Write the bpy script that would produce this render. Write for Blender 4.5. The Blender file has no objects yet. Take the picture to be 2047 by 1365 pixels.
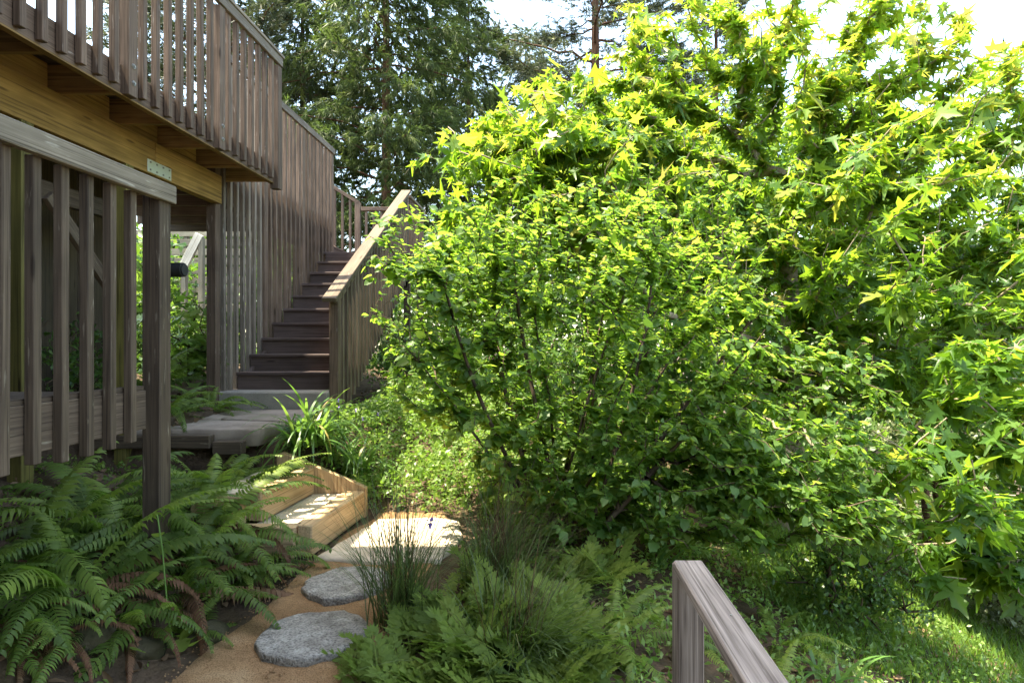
import bpy, bmesh, math, random
import numpy as np
from mathutils import Vector, Matrix

random.seed(7)
rng = np.random.default_rng(11)
S = bpy.context.scene
COL = S.collection
R = math.radians

# ------------------------------------------------------------------ camera, sky, sun, exposure
cam = bpy.data.objects.new('camera', bpy.data.cameras.new('camera'))
COL.objects.link(cam)
cam.location = (0, 0, 0)                       # the eye is the origin: the path lies 1.3 m below it
cam.rotation_euler = (R(90), 0, 0)
cam.data.sensor_width = 36
cam.data.lens = 36 * 1200 / 2047
cam.data.shift_x = -66.5 / 2047
cam.data.clip_start = 0.05
cam.data.clip_end = 3000
S.camera = cam

SUN_EL, SUN_BACK = 70.5, 8.0                   # high sun from the left, a touch from behind
w = bpy.data.worlds.new('World'); S.world = w; w.use_nodes = True
nt = w.node_tree; nt.nodes.clear()
sky = nt.nodes.new('ShaderNodeTexSky'); sky.sky_type = 'NISHITA'; sky.sun_disc = False
bg = nt.nodes.new('ShaderNodeBackground'); wo = nt.nodes.new('ShaderNodeOutputWorld')
nt.links.new(sky.outputs[0], bg.inputs[0]); nt.links.new(bg.outputs[0], wo.inputs[0])
bg.inputs[1].default_value = 0.15
sky.sun_elevation = R(SUN_EL)
sky.air_density = 1.0; sky.dust_density = 1.5; sky.ozone_density = 1.0
sdir = Vector((-math.cos(R(SUN_EL)) * math.cos(R(SUN_BACK)), -math.cos(R(SUN_EL)) * math.sin(R(SUN_BACK)), math.sin(R(SUN_EL))))
sky.sun_rotation = math.atan2(sdir.x, sdir.y)
sun = bpy.data.objects.new('sun', bpy.data.lights.new('sun', 'SUN')); COL.objects.link(sun)
sun.data.energy = 2.75; sun.data.angle = R(0.53); sun.data.color = (1.0, 0.965, 0.90)
sun.rotation_euler = (-sdir).to_track_quat('-Z', 'Y').to_euler()
sun.location = (-6, -2, 14)
S.view_settings.view_transform = 'Standard'; S.view_settings.look = 'None'
S.view_settings.gamma = 1; S.view_settings.use_curve_mapping = False
S.view_settings.exposure = 2.95
S.view_settings.use_white_balance = True; S.view_settings.white_balance_temperature = 7900; S.view_settings.white_balance_tint = 3
S.render.engine = 'CYCLES'
S.cycles.max_bounces = 9; S.cycles.diffuse_bounces = 6; S.cycles.transmission_bounces = 5
S.cycles.transparent_max_bounces = 4; S.cycles.glossy_bounces = 2

# ------------------------------------------------------------------ helpers
def tag(o, label=None, cat=None, group=None, kind=None):
    if label: o['label'] = label
    if cat: o['category'] = cat
    if group: o['group'] = group
    if kind: o['kind'] = kind
    return o

def thing(name, label, cat, loc=(0, 0, 0), group=None):
    o = bpy.data.objects.new(name, None); COL.objects.link(o)
    o.location = loc; o.empty_display_size = .1
    return tag(o, label, cat, group)

def loc_in(parent, p):
    p = Vector(p)
    while parent is not None:
        p = p - parent.location if parent.rotation_euler.to_matrix() == Matrix.Identity(3) else p
        parent = parent.parent
    return p

def mesh_np(name, V, F, mat=None, tint=None, smooth=False):
    """V (n,3); F (m,3|4) -> mesh"""
    me = bpy.data.meshes.new(name)
    V = np.ascontiguousarray(V, dtype=np.float32); F = np.ascontiguousarray(F, dtype=np.int32)
    k = F.shape[1]
    me.vertices.add(len(V)); me.vertices.foreach_set('co', V.ravel())
    me.loops.add(F.size); me.loops.foreach_set('vertex_index', F.ravel())
    me.polygons.add(len(F))
    me.polygons.foreach_set('loop_start', np.arange(0, F.size, k, dtype=np.int32))
    me.polygons.foreach_set('loop_total', np.full(len(F), k, dtype=np.int32))
    if smooth: me.polygons.foreach_set('use_smooth', np.ones(len(F), dtype=bool))
    if tint is not None:
        a = me.attributes.new('tint', 'FLOAT', 'FACE'); a.data.foreach_set('value', np.ascontiguousarray(tint, dtype=np.float32))
    me.update(calc_edges=True)
    if mat: me.materials.append(mat)
    return me

def obj(name, me, parent=None, loc=(0, 0, 0), mat4=None):
    o = bpy.data.objects.new(name, me); COL.objects.link(o)
    if parent: o.parent = parent
    if mat4 is not None: o.matrix_local = mat4
    else: o.location = loc
    return o

def scatter(tv, tf, B, P, sc):
    """template verts (k,3), faces (m,q); B (N,3,3) columns = axes; P (N,3); sc (N,)"""
    N = len(P); k = len(tv)
    V = np.einsum('nij,kj->nki', B, tv) * sc[:, None, None] + P[:, None, :]
    F = tf[None] + (np.arange(N) * k)[:, None, None]
    return V.reshape(-1, 3), F.reshape(-1, tf.shape[1])

def norm(a): return a / np.maximum(np.linalg.norm(a, axis=-1, keepdims=True), 1e-9)

def basis(y, n):
    y = norm(y); x = norm(np.cross(y, n)); z = np.cross(x, y)
    return np.stack([x, y, z], axis=-1)

_box = {}
def box_mesh(L, w_, t, mat, bev=.003):
    key = (round(L, 3), round(w_, 3), round(t, 3), mat.name, bev)
    if key in _box: return _box[key]
    bm = bmesh.new(); bmesh.ops.create_cube(bm, size=1)
    for v in bm.verts: v.co = Vector((v.co.x * w_, v.co.y * t, v.co.z * L))
    if bev: bmesh.ops.bevel(bm, geom=list(bm.edges), offset=bev, segments=1, affect='EDGES')
    me = bpy.data.meshes.new('board'); bm.to_mesh(me); bm.free(); me.materials.append(mat)
    _box[key] = me
    return me

def board(name, p0, p1, w_, t, mat, parent=None, wd=(1, 0, 0), bev=.003, jit=0.0):
    """a piece of timber from p0 to p1; w_ along wd, t across"""
    p0 = Vector(p0); p1 = Vector(p1); z = (p1 - p0); L = z.length; z.normalize()
    x = Vector(wd); x = (x - z * x.dot(z)).normalized(); y = z.cross(x)
    m = Matrix((x, y, z)).transposed()
    if jit:
        m = m @ Matrix.Rotation(random.gauss(0, jit), 3, 'X') @ Matrix.Rotation(random.gauss(0, jit), 3, 'Y')
    c = (p0 + p1) / 2
    if parent: c = c - parent.location - (parent.parent.location if parent.parent else Vector())
    return obj(name, box_mesh(L, w_, t, mat, bev), parent, mat4=Matrix.Translation(c) @ m.to_4x4())

def prism(name, poly, axis, a0, a1, mat, parent=None, bev=.004):
    """poly in the plane across axis ('X': (y,z), 'Y': (x,z), 'Z': (x,y)) extruded a0..a1"""
    bm = bmesh.new()
    f = {'X': lambda p, a: (a, p[0], p[1]), 'Y': lambda p, a: (p[0], a, p[1]), 'Z': lambda p, a: (p[0], p[1], a)}[axis]
    A = [bm.verts.new(f(p, a0)) for p in poly]; B = [bm.verts.new(f(p, a1)) for p in poly]
    bm.faces.new(A); bm.faces.new(B[::-1]); n = len(poly)
    for i in range(n): bm.faces.new((A[i], B[i], B[(i + 1) % n], A[(i + 1) % n]))
    bmesh.ops.recalc_face_normals(bm, faces=bm.faces)
    if bev: bmesh.ops.bevel(bm, geom=list(bm.edges), offset=bev, segments=1, affect='EDGES')
    c = sum((v.co for v in bm.verts), Vector()) / len(bm.verts)
    for v in bm.verts: v.co -= c
    me = bpy.data.meshes.new(name); bm.to_mesh(me); bm.free(); me.materials.append(mat)
    off = Vector(c)
    if parent: off = off - parent.location - (parent.parent.location if parent.parent else Vector())
    return obj(name, me, parent, loc=off)

# ------------------------------------------------------------------ materials
def new_mat(name):
    m = bpy.data.materials.new(name); m.use_nodes = True
    n = m.node_tree.nodes; n.clear()
    out = n.new('ShaderNodeOutputMaterial')
    return m, n, m.node_tree.links, out

def ramp(n, stops):
    r = n.new('ShaderNodeValToRGB')
    while len(r.color_ramp.elements) < len(stops): r.color_ramp.elements.new(.5)
    for e, (p, c) in zip(r.color_ramp.elements, stops): e.position = p; e.color = (*c, 1)
    return r

def mat_wood(name, dark, light, worn=None, rough=.75, grain=1.0, bump=.35, wear=.0):
    m, n, l, out = new_mat(name)
    tc = n.new('ShaderNodeTexCoord'); oi = n.new('ShaderNodeObjectInfo')
    off = n.new('ShaderNodeVectorMath'); off.operation = 'ADD'
    l.new(tc.outputs['Object'], off.inputs[0])
    mul = n.new('ShaderNodeMath'); mul.operation = 'MULTIPLY'; mul.inputs[1].default_value = 37
    l.new(oi.outputs['Random'], mul.inputs[0]); l.new(mul.outputs[0], off.inputs[1])
    mp = n.new('ShaderNodeMapping'); mp.inputs['Scale'].default_value = (55 * grain, 55 * grain, 1.6)
    l.new(off.outputs[0], mp.inputs[0])
    ns = n.new('ShaderNodeTexNoise'); ns.inputs['Scale'].default_value = 1.5; ns.inputs['Detail'].default_value = 5
    ns.inputs['Distortion'].default_value = .6
    l.new(mp.outputs[0], ns.inputs['Vector'])
    cr = ramp(n, [(.3, dark), (.72, light)]); l.new(ns.outputs[0], cr.inputs[0])
    bl = n.new('ShaderNodeTexNoise'); bl.inputs['Scale'].default_value = 3.2; bl.inputs['Detail'].default_value = 3
    l.new(off.outputs[0], bl.inputs['Vector'])
    hs = n.new('ShaderNodeHueSaturation')
    mr = n.new('ShaderNodeMapRange'); mr.inputs[3].default_value = .78; mr.inputs[4].default_value = 1.2
    l.new(oi.outputs['Random'], mr.inputs[0])
    mb = n.new('ShaderNodeMapRange'); mb.inputs[1].default_value = .3; mb.inputs[2].default_value = .7
    mb.inputs[3].default_value = .8; mb.inputs[4].default_value = 1.18
    l.new(bl.outputs[0], mb.inputs[0])
    mm = n.new('ShaderNodeMath'); mm.operation = 'MULTIPLY'
    l.new(mr.outputs[0], mm.inputs[0]); l.new(mb.outputs[0], mm.inputs[1])
    l.new(mm.outputs[0], hs.inputs['Value']); l.new(cr.outputs[0], hs.inputs['Color'])
    m3 = n.new('ShaderNodeMapping'); m3.inputs['Scale'].default_value = (150 * grain, 150 * grain, 1.3); l.new(off.outputs[0], m3.inputs[0])
    ck = n.new('ShaderNodeTexNoise'); ck.inputs['Scale'].default_value = 1.0; ck.inputs['Detail'].default_value = 3; ck.inputs['Distortion'].default_value = .4
    l.new(m3.outputs[0], ck.inputs['Vector'])
    ckr = ramp(n, [(.33, (.45, .42, .40)), (.45, (1, 1, 1))]); l.new(ck.outputs[0], ckr.inputs[0])
    m4 = n.new('ShaderNodeMapping'); m4.inputs['Scale'].default_value = (9, 9, 1.7); l.new(off.outputs[0], m4.inputs[0])
    vk = n.new('ShaderNodeTexVoronoi'); vk.inputs['Scale'].default_value = 1.0; l.new(m4.outputs[0], vk.inputs['Vector'])
    vkr = ramp(n, [(.05, (.35, .30, .26)), (.11, (1, 1, 1))]); l.new(vk.outputs['Distance'], vkr.inputs[0])
    mk1 = n.new('ShaderNodeMix'); mk1.data_type = 'RGBA'; mk1.blend_type = 'MULTIPLY'; mk1.inputs[0].default_value = .9
    l.new(hs.outputs[0], mk1.inputs[6]); l.new(ckr.outputs[0], mk1.inputs[7])
    mk2 = n.new('ShaderNodeMix'); mk2.data_type = 'RGBA'; mk2.blend_type = 'MULTIPLY'; mk2.inputs[0].default_value = .9
    l.new(mk1.outputs[2], mk2.inputs[6]); l.new(vkr.outputs[0], mk2.inputs[7])
    col = mk2.outputs[2]
    if worn:
        wn = n.new('ShaderNodeTexNoise'); wn.inputs['Scale'].default_value = 1.0; wn.inputs['Detail'].default_value = 6
        m2 = n.new('ShaderNodeMapping'); m2.inputs['Scale'].default_value = (60, 60, 7)
        l.new(off.outputs[0], m2.inputs[0]); l.new(m2.outputs[0], wn.inputs['Vector'])
        wr = ramp(n, [(.62 - wear, (0, 0, 0)), (.72 - wear, (1, 1, 1))]); l.new(wn.outputs[0], wr.inputs[0])
        mx = n.new('ShaderNodeMix'); mx.data_type = 'RGBA'
        l.new(wr.outputs[0], mx.inputs[0]); l.new(col, mx.inputs[6]); mx.inputs[7].default_value = (*worn, 1)
        col = mx.outputs[2]
    p = n.new('ShaderNodeBsdfPrincipled'); p.inputs['Roughness'].default_value = rough
    p.inputs['Specular IOR Level'].default_value = .25
    l.new(col, p.inputs['Base Color'])
    bp = n.new('ShaderNodeBump'); bp.inputs['Strength'].default_value = bump; bp.inputs['Distance'].default_value = .004
    l.new(ns.outputs[0], bp.inputs['Height']); l.new(bp.outputs[0], p.inputs['Normal'])
    l.new(p.outputs[0], out.inputs[0])
    return m

def mat_rough(name, stops, scale=6, detail=6, bump=.5, bscale=60, rough=.9, dist=.01, stretch=(1, 1, 1), speck=None):
    m, n, l, out = new_mat(name)
    tc = n.new('ShaderNodeTexCoord')
    mp = n.new('ShaderNodeMapping'); mp.inputs['Scale'].default_value = stretch
    l.new(tc.outputs['Object'], mp.inputs[0])
    ns = n.new('ShaderNodeTexNoise'); ns.inputs['Scale'].default_value = scale; ns.inputs['Detail'].default_value = detail
    ns.inputs['Roughness'].default_value = .65
    l.new(mp.outputs[0], ns.inputs['Vector'])
    cr = ramp(n, stops); l.new(ns.outputs[0], cr.inputs[0]); col = cr.outputs[0]
    n2 = n.new('ShaderNodeTexNoise'); n2.inputs['Scale'].default_value = bscale; n2.inputs['Detail'].default_value = 4
    l.new(mp.outputs[0], n2.inputs['Vector'])
    if speck:
        sr = ramp(n, [(.35, speck[0]), (.5, (1, 1, 1)), (.68, speck[1])]); l.new(n2.outputs[0], sr.inputs[0])
        mx = n.new('ShaderNodeMix'); mx.data_type = 'RGBA'; mx.blend_type = 'MULTIPLY'; mx.inputs[0].default_value = 1
        l.new(col, mx.inputs[6]); l.new(sr.outputs[0], mx.inputs[7]); col = mx.outputs[2]
    p = n.new('ShaderNodeBsdfPrincipled'); p.inputs['Roughness'].default_value = rough
    p.inputs['Specular IOR Level'].default_value = .2
    l.new(col, p.inputs['Base Color'])
    bp = n.new('ShaderNodeBump'); bp.inputs['Strength'].default_value = bump; bp.inputs['Distance'].default_value = dist
    l.new(n2.outputs[0], bp.inputs['Height']); l.new(bp.outputs[0], p.inputs['Normal'])
    l.new(p.outputs[0], out.inputs[0])
    return m

def mat_leaf(name, stops, trans, tfac=.42, rough=.42, spec=.45):
    """tint (per leaf, 0..1) picks the leaf's own colour; light also passes through"""
    m, n, l, out = new_mat(name)
    at = n.new('ShaderNodeAttribute'); at.attribute_name = 'tint'
    cr = ramp(n, stops); l.new(at.outputs['Fac'], cr.inputs[0])
    tr = ramp(n, trans); l.new(at.outputs['Fac'], tr.inputs[0])
    p = n.new('ShaderNodeBsdfPrincipled'); p.inputs['Roughness'].default_value = rough
    p.inputs['Specular IOR Level'].default_value = spec
    l.new(cr.outputs[0], p.inputs['Base Color'])
    t = n.new('ShaderNodeBsdfTranslucent'); l.new(tr.outputs[0], t.inputs[0])
    mx = n.new('ShaderNodeMixShader'); mx.inputs[0].default_value = tfac
    l.new(p.outputs[0], mx.inputs[1]); l.new(t.outputs[0], mx.inputs[2]); l.new(mx.outputs[0], out.inputs[0])
    return m

def mat_plain(name, c, rough=.5, metal=0.0):
    m, n, l, out = new_mat(name)
    p = n.new('ShaderNodeBsdfPrincipled'); p.inputs['Base Color'].default_value = (*c, 1)
    p.inputs['Roughness'].default_value = rough; p.inputs['Metallic'].default_value = metal
    l.new(p.outputs[0], out.inputs[0]); return m

M = {}
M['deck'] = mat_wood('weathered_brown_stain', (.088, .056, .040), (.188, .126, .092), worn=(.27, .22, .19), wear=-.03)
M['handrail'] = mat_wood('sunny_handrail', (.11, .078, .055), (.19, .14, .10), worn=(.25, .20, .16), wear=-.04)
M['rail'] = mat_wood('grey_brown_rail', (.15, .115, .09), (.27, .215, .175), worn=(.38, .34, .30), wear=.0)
M['low'] = mat_wood('dark_brown_stain', (.055, .038, .027), (.12, .086, .06), worn=(.22, .185, .14), wear=-.02)  # darker brown than the deck stain, with paler worn streaks
M['lowrail'] = mat_wood('dull_grey_rail', (.125, .10, .074), (.225, .185, .14), worn=(.36, .32, .26), wear=.0)  # grey-brown, a little darker than the upper rails
M['tread'] = mat_wood('dark_composite_tread', (.075, .05, .045), (.115, .08, .07), bump=.15)
M['beam'] = mat_wood('golden_treated_lumber', (.20, .115, .03), (.36, .215, .07), bump=.15, grain=.5)
M['joist'] = mat_wood('joist_lumber', (.17, .10, .035), (.30, .18, .07), bump=.15, grain=.6)
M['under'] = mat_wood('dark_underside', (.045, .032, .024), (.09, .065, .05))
M['timber'] = mat_wood('sawn_step_timber', (.33, .21, .11), (.52, .36, .21), bump=.3, grain=.7)
M['grey'] = mat_wood('silver_weathered_wood', (.12, .088, .07), (.40, .315, .265), worn=(.46, .39, .35), wear=-.06, grain=1.1, bump=.7)
M['olivepost'] = mat_wood('olive_treated_post', (.10, .085, .022), (.18, .15, .045), bump=.15, grain=.5)
M['pale'] = mat_wood('pale_painted_board', (.48, .43, .36), (.62, .57, .49), bump=.1)
M['siding'] = mat_wood('dark_siding', (.06, .045, .032), (.12, .09, .06))
M['soil'] = mat_rough('garden_soil', [(.3, (.035, .022, .014)), (.55, (.085, .055, .034)), (.75, (.15, .10, .065))], scale=5, bscale=45, dist=.03)
M['path'] = mat_rough('decomposed_granite', [(.3, (.19, .105, .05)), (.55, (.29, .17, .085)), (.75, (.37, .245, .135))], scale=4, bscale=170, dist=.006, bump=.8, speck=((.55, .5, .45), (1.2, 1.2, 1.2)))
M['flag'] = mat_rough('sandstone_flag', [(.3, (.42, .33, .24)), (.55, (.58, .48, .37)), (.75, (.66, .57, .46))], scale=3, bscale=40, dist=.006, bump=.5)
M['landing'] = mat_rough('shaded_landing_flag', [(.3, (.20, .155, .125)), (.55, (.30, .24, .20)), (.75, (.37, .30, .26))], scale=3, bscale=40, dist=.006, bump=.5)  # darker flag for the landing; surrounding shade is put into its colour
M['fence'] = mat_wood('beige_fence_board', (.17, .14, .10), (.27, .23, .17), bump=.1)
M['granite'] = mat_rough('grey_granite', [(.3, (.19, .168, .145)), (.5, (.31, .28, .245)), (.72, (.45, .415, .37))], scale=11, bscale=95, dist=.012, bump=.9, stretch=(1, 1.25, 1), speck=((.5, .5, .5), (1.25, 1.25, 1.25)))
M['rock'] = mat_rough('mossy_rock', [(.3, (.03, .03, .012)), (.5, (.06, .05, .028)), (.75, (.12, .10, .07))], scale=5, bscale=30, dist=.02, bump=.7)
M['concrete'] = mat_rough('concrete', [(.3, (.235, .205, .175)), (.7, (.32, .285, .245))], scale=8, bscale=120, dist=.004, bump=.5, speck=((.8, .8, .8), (1.1, 1.1, 1.1)))
M['bark'] = mat_rough('twig_bark', [(.3, (.04, .027, .02)), (.7, (.12, .085, .06))], scale=20, bscale=90, dist=.003, bump=.4)
M['maplebark'] = mat_rough('grey_maple_bark', [(.3, (.16, .125, .09)), (.7, (.32, .26, .19))], scale=12, bscale=60, dist=.006, bump=.5)
M['conbark'] = mat_rough('redwood_bark', [(.3, (.06, .03, .018)), (.7, (.17, .09, .055))], scale=5, bscale=20, dist=.05, bump=.6, stretch=(3, 3, .4))
M['metal'] = mat_plain('galvanised_steel', (.55, .56, .52), .45, .6)
M['bolt'] = mat_plain('dull_bolt', (.30, .28, .26), .5, .7)
M['pipe'] = mat_plain('black_pipe', (.02, .02, .02), .6)
M['shrub'] = mat_leaf('currant_leaf', [(0, (.048, .10, .028)), (.5, (.08, .155, .038)), (1, (.14, .21, .055))],
                      [(0, (.20, .40, .04)), (.5, (.34, .55, .06)), (1, (.54, .68, .10))], .48, rough=.42, spec=.35)
M['maple'] = mat_leaf('maple_leaf', [(0, (.042, .10, .022)), (.5, (.075, .155, .03)), (.85, (.145, .22, .04)), (1, (.30, .26, .06))],
                      [(0, (.19, .39, .03)), (.5, (.35, .55, .04)), (.85, (.58, .68, .08)), (1, (.75, .60, .10))], .47, rough=.42, spec=.35)
M['fern'] = mat_leaf('fern_green', [(0, (.05, .075, .018)), (.5, (.09, .14, .028)), (1, (.16, .21, .04))],
                     [(0, (.07, .18, .02)), (.5, (.15, .31, .03)), (1, (.28, .48, .05))], .34, rough=.5, spec=.25)
M['deadfern'] = mat_leaf('fern_brown', [(0, (.10, .045, .025)), (.5, (.19, .095, .052)), (1, (.28, .175, .10))],
                         [(0, (.07, .03, .015)), (1, (.16, .08, .04))], .2, rough=.7, spec=.2)
M['lush'] = mat_leaf('bright_groundcover', [(0, (.07, .14, .03)), (.5, (.13, .22, .05)), (1, (.24, .31, .10))],
                     [(0, (.16, .34, .03)), (.5, (.28, .48, .06)), (1, (.42, .55, .12))], .35)
M['lace'] = mat_leaf('lacy_leaf', [(0, (.08, .12, .02)), (.5, (.125, .18, .03)), (1, (.18, .225, .045))],
                     [(0, (.12, .22, .03)), (.5, (.2, .34, .05)), (1, (.3, .44, .07))], .36, rough=.55, spec=.2)
M['rush'] = mat_leaf('rush_blade', [(0, (.04, .065, .018)), (.5, (.065, .10, .026)), (.9, (.10, .145, .04)), (1, (.20, .15, .07))],
                     [(0, (.05, .10, .02)), (1, (.14, .22, .04))], .25, rough=.5)
M['strap'] = mat_leaf('strap_leaf', [(0, (.05, .12, .03)), (.6, (.085, .18, .045)), (.9, (.14, .25, .06)), (1, (.35, .27, .1))],
                      [(0, (.14, .32, .04)), (1, (.36, .55, .1))], .35, rough=.35)
M['grass'] = mat_leaf('lawn_blade', [(0, (.05, .12, .018)), (1, (.12, .21, .035))], [(0, (.14, .3, .02)), (1, (.34, .5, .05))], .35, rough=.5)
M['litter'] = mat_leaf('dead_leaf', [(0, (.06, .035, .02)), (.5, (.14, .085, .05)), (1, (.27, .18, .11))], [(0, (.08, .04, .02)), (1, (.2, .12, .06))], .15, rough=.8, spec=.15)
M['redwood'] = mat_leaf('redwood_spray', [(0, (.035, .05, .016)), (.5, (.065, .09, .028)), (1, (.15, .17, .05))],
                        [(0, (.05, .09, .02)), (.5, (.12, .19, .04)), (1, (.28, .36, .08))], .38, rough=.55, spec=.3)  # lightest tints stand for sunlit spray tips, spread at random
M['pine'] = mat_leaf('pine_needles', [(0, (.035, .05, .028)), (.5, (.065, .085, .042)), (1, (.14, .145, .07))],
                     [(0, (.04, .07, .025)), (1, (.16, .18, .06))], .25, rough=.5)
M['bush'] = mat_leaf('background_leaf', [(0, (.025, .065, .018)), (.5, (.055, .12, .03)), (1, (.12, .19, .05))],
                     [(0, (.08, .2, .02)), (.5, (.2, .36, .04)), (1, (.36, .5, .08))], .35)
M['olive'] = mat_leaf('grey_olive_leaf', [(0, (.09, .12, .05)), (.5, (.16, .19, .09)), (1, (.26, .28, .15))],
                      [(0, (.1, .16, .04)), (1, (.3, .36, .12))], .3)
M['petal'] = mat_plain('violet_petal', (.16, .10, .36), .5)

# ------------------------------------------------------------------ terrain
def sstep(a, b, x):
    t = np.clip((x - a) / (b - a), 0, 1); return t * t * (3 - 2 * t)

def zg(x, y):
    x = np.asarray(x, dtype=float); y = np.asarray(y, dtype=float)
    z = -1.37 + .035 * np.clip(y - 1.8, 0, 2)
    z = z + .21 * np.clip(y - 4.5, 0, 3.0) * sstep(1.5, -.6, x)
    z = z + .26 * sstep(-1.55, -2.2, x) * sstep(4.8, 4.0, y)
    z = z + .26 * sstep(-2.4, -3.6, x)
    z = z + np.clip(.50 - .21 * (y - 4.5), 0, 1) * sstep(-1.45, -1.85, x) * sstep(4.5, 4.72, y)
    z = z - .36 * np.clip(x - .35, 0, 9) - .06 * np.clip(x - 9, 0, 60)
    z = z - .10 * np.clip(y - 12, 0, 60) - .03 * np.clip(y - 72, 0, 200)
    z = z + .03 * np.sin(x * 2.3 + 1) * np.sin(y * 1.7) * sstep(-.3, 1.0, np.abs(x + 1.2) - .6)
    return z
def zgf(x, y): return float(zg(x, y))

def stretch(n, a, lim):
    t = np.linspace(-1, 1, n); return np.sign(t) * (a * np.abs(t) + (lim - a) * np.abs(t) ** 5)
gx = stretch(161, 14, 900); gy = stretch(181, 16, 1200) + 5
GX, GY = np.meshgrid(gx, gy)
GZ = zg(GX, GY)
V = np.stack([GX, GY, GZ], -1).reshape(-1, 3)
ii = np.arange(len(gy) - 1)[:, None] * len(gx) + np.arange(len(gx) - 1)[None]
ii = ii.ravel()
F = np.stack([ii, ii + 1, ii + 1 + len(gx), ii + len(gx)], -1)
ground = tag(obj('ground', mesh_np('ground', V, F, M['soil'], smooth=True)), kind='structure')

# path of decomposed granite, a sheet just above the soil
ys = np.linspace(.2, 4.52, 40)
xl = np.interp(ys, [.2, 2.0, 2.6, 3.3, 3.7, 4.52], [-1.75, -1.62, -1.5, -1.42, -1.42, -1.30]) + .025 * np.sin(ys * 9)
xr = np.interp(ys, [.2, 2.0, 2.8, 3.5, 4.1, 4.52], [-.55, -.62, -.70, -.62, -.55, -.75]) + .03 * np.sin(ys * 7 + 1)
K = 12
T = np.linspace(0, 1, K)
PX = xl[:, None] * (1 - T) + xr[:, None] * T; PY = np.repeat(ys[:, None], K, 1)
PZ = zg(PX, PY) + .006 + .006 * np.sin(PX * 13) * np.sin(PY * 11)
edge = np.minimum(T, 1 - T); PZ = PZ - np.where(edge < .02, .03, 0)
V = np.stack([PX, PY, PZ + .006], -1).reshape(-1, 3)
ii = (np.arange(len(ys) - 1)[:, None] * K + np.arange(K - 1)[None]).ravel()
F = np.stack([ii, ii + 1, ii + 1 + K, ii + K], -1)
tag(obj('garden_path', mesh_np('garden_path', V, F, M['path'], smooth=True)), kind='structure')

# ------------------------------------------------------------------ upper deck and its railing
BW = .038
deck = thing('upper_deck', 'raised wooden deck with golden beam and dark joists over the ferns', 'deck', (-3.2, 4.0, -.9))
bm1 = board('beam', (-3.2, 1.2, 1.475), (-3.2, 4.86, 1.475), .085, .27, M['beam'], deck)
bm2 = board('beam', (-3.2, 4.868, 1.475), (-3.2, 5.86, 1.475), .085, .27, M['beam'], deck)
pl = board('metal_plate', (-3.154, 4.76, 1.40), (-3.154, 5.06, 1.40), .005, .10, M['metal'], deck, bev=.001)
for i in range(4):
    for dz in (-.03, .03):
        c = obj('nail', box_mesh(.012, .012, .012, M['bolt'], 0), deck, loc=Vector((-3.150, 4.79 + i * .08, 1.40 + dz)) - deck.location)
for i, y in enumerate([1.71, 2.26, 2.81, 3.36, 3.92, 4.47, 5.02, 5.57, 6.06]):
    board('joist', (-5.6, y, 1.705), (-2.80, y, 1.705), .04, .185, M['joist'], deck, wd=(0, 1, 0))
    if i > 2:
        board('joist_hanger', (-2.83, y - .024, 1.64), (-2.83, y - .024, 1.69), .055, .003, M['metal'], deck, wd=(1, 0, 0), bev=0)
for y0, y1 in ((3.40, 3.88), (3.96, 4.43), (4.51, 4.98), (5.06, 5.53)):
    board('blocking', (-3.235, y0, 1.705), (-3.235, y1, 1.705), .04, .18, M['beam'], deck)
board('rim_joist', (-2.778, 1.2, 1.705), (-2.778, 6.10, 1.705), .04, .19, M['deck'], deck)
board('rim_edge', (-2.772, 1.2, 1.604), (-2.772, 6.10, 1.604), .045, .010, M['joist'], deck, bev=0)
x = -5.6
while x < -2.95:
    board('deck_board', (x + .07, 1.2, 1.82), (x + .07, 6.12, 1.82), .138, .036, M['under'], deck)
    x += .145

for k in range(17):
    xx = -5.53 + k * .145
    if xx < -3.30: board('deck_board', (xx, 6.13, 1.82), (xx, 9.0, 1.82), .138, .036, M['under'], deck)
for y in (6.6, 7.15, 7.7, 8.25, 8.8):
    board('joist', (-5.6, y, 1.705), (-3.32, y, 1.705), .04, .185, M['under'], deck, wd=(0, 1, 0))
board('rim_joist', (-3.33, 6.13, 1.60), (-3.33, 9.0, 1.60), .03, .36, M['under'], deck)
dr = thing('deck_railing', 'weathered slatted railing along the edge of the raised deck', 'railing', (-2.74, 4.0, 1.7))
posts_y = [2.85, 3.94, 5.03, 6.12]
for y in posts_y:
    po = board('post', (-2.70 - .05 + .005, y + .0, 1.605 if y < 6 else 1.55), (-2.745, y, 2.80), .085, .085, M['deck'], dr, jit=.002)
yb = 1.9
ends = posts_y
for k in range(len(ends)):
    a = ends[k - 1] if k else 1.75
    for j in range(1, 8):
        y = a + (ends[k] - a) * j / 8
        zb = 1.63 + random.uniform(-.008, .012)
        board('baluster', (-2.734, y, zb), (-2.734, y, 2.815), .040, .042, M['deck'], dr, jit=.003)
board('top_rail', (-2.712, 1.7, 2.855), (-2.712, 6.165, 2.855), .04, .089, M['rail'], dr)
board('rail_cap', (-2.745, 1.7, 2.915), (-2.745, 6.18, 2.915), .13, .03, M['rail'], dr)
# lag bolts with star washers
bmb = bmesh.new(); bmesh.ops.create_cone(bmb, segments=8, radius1=.019, radius2=.016, depth=.008, cap_ends=True)
bmesh.ops.create_cone(bmb, segments=6, radius1=.010, radius2=.009, depth=.02, cap_ends=True)
bolt_me = bpy.data.meshes.new('bolt_head'); bmb.to_mesh(bolt_me); bmb.free(); bolt_me.materials.append(M['bolt'])
for p in [o for o in dr.children if o.name.startswith('post')]:
    for z in (.09, .20):
        if abs(p.location.y + dr.location.y - 6.12) < .1: continue
        obj('bolt', bolt_me, p, mat4=Matrix.Translation((.0445, 0, -.6 + z)) @ Matrix.Rotation(R(90), 4, 'Y'))

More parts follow.
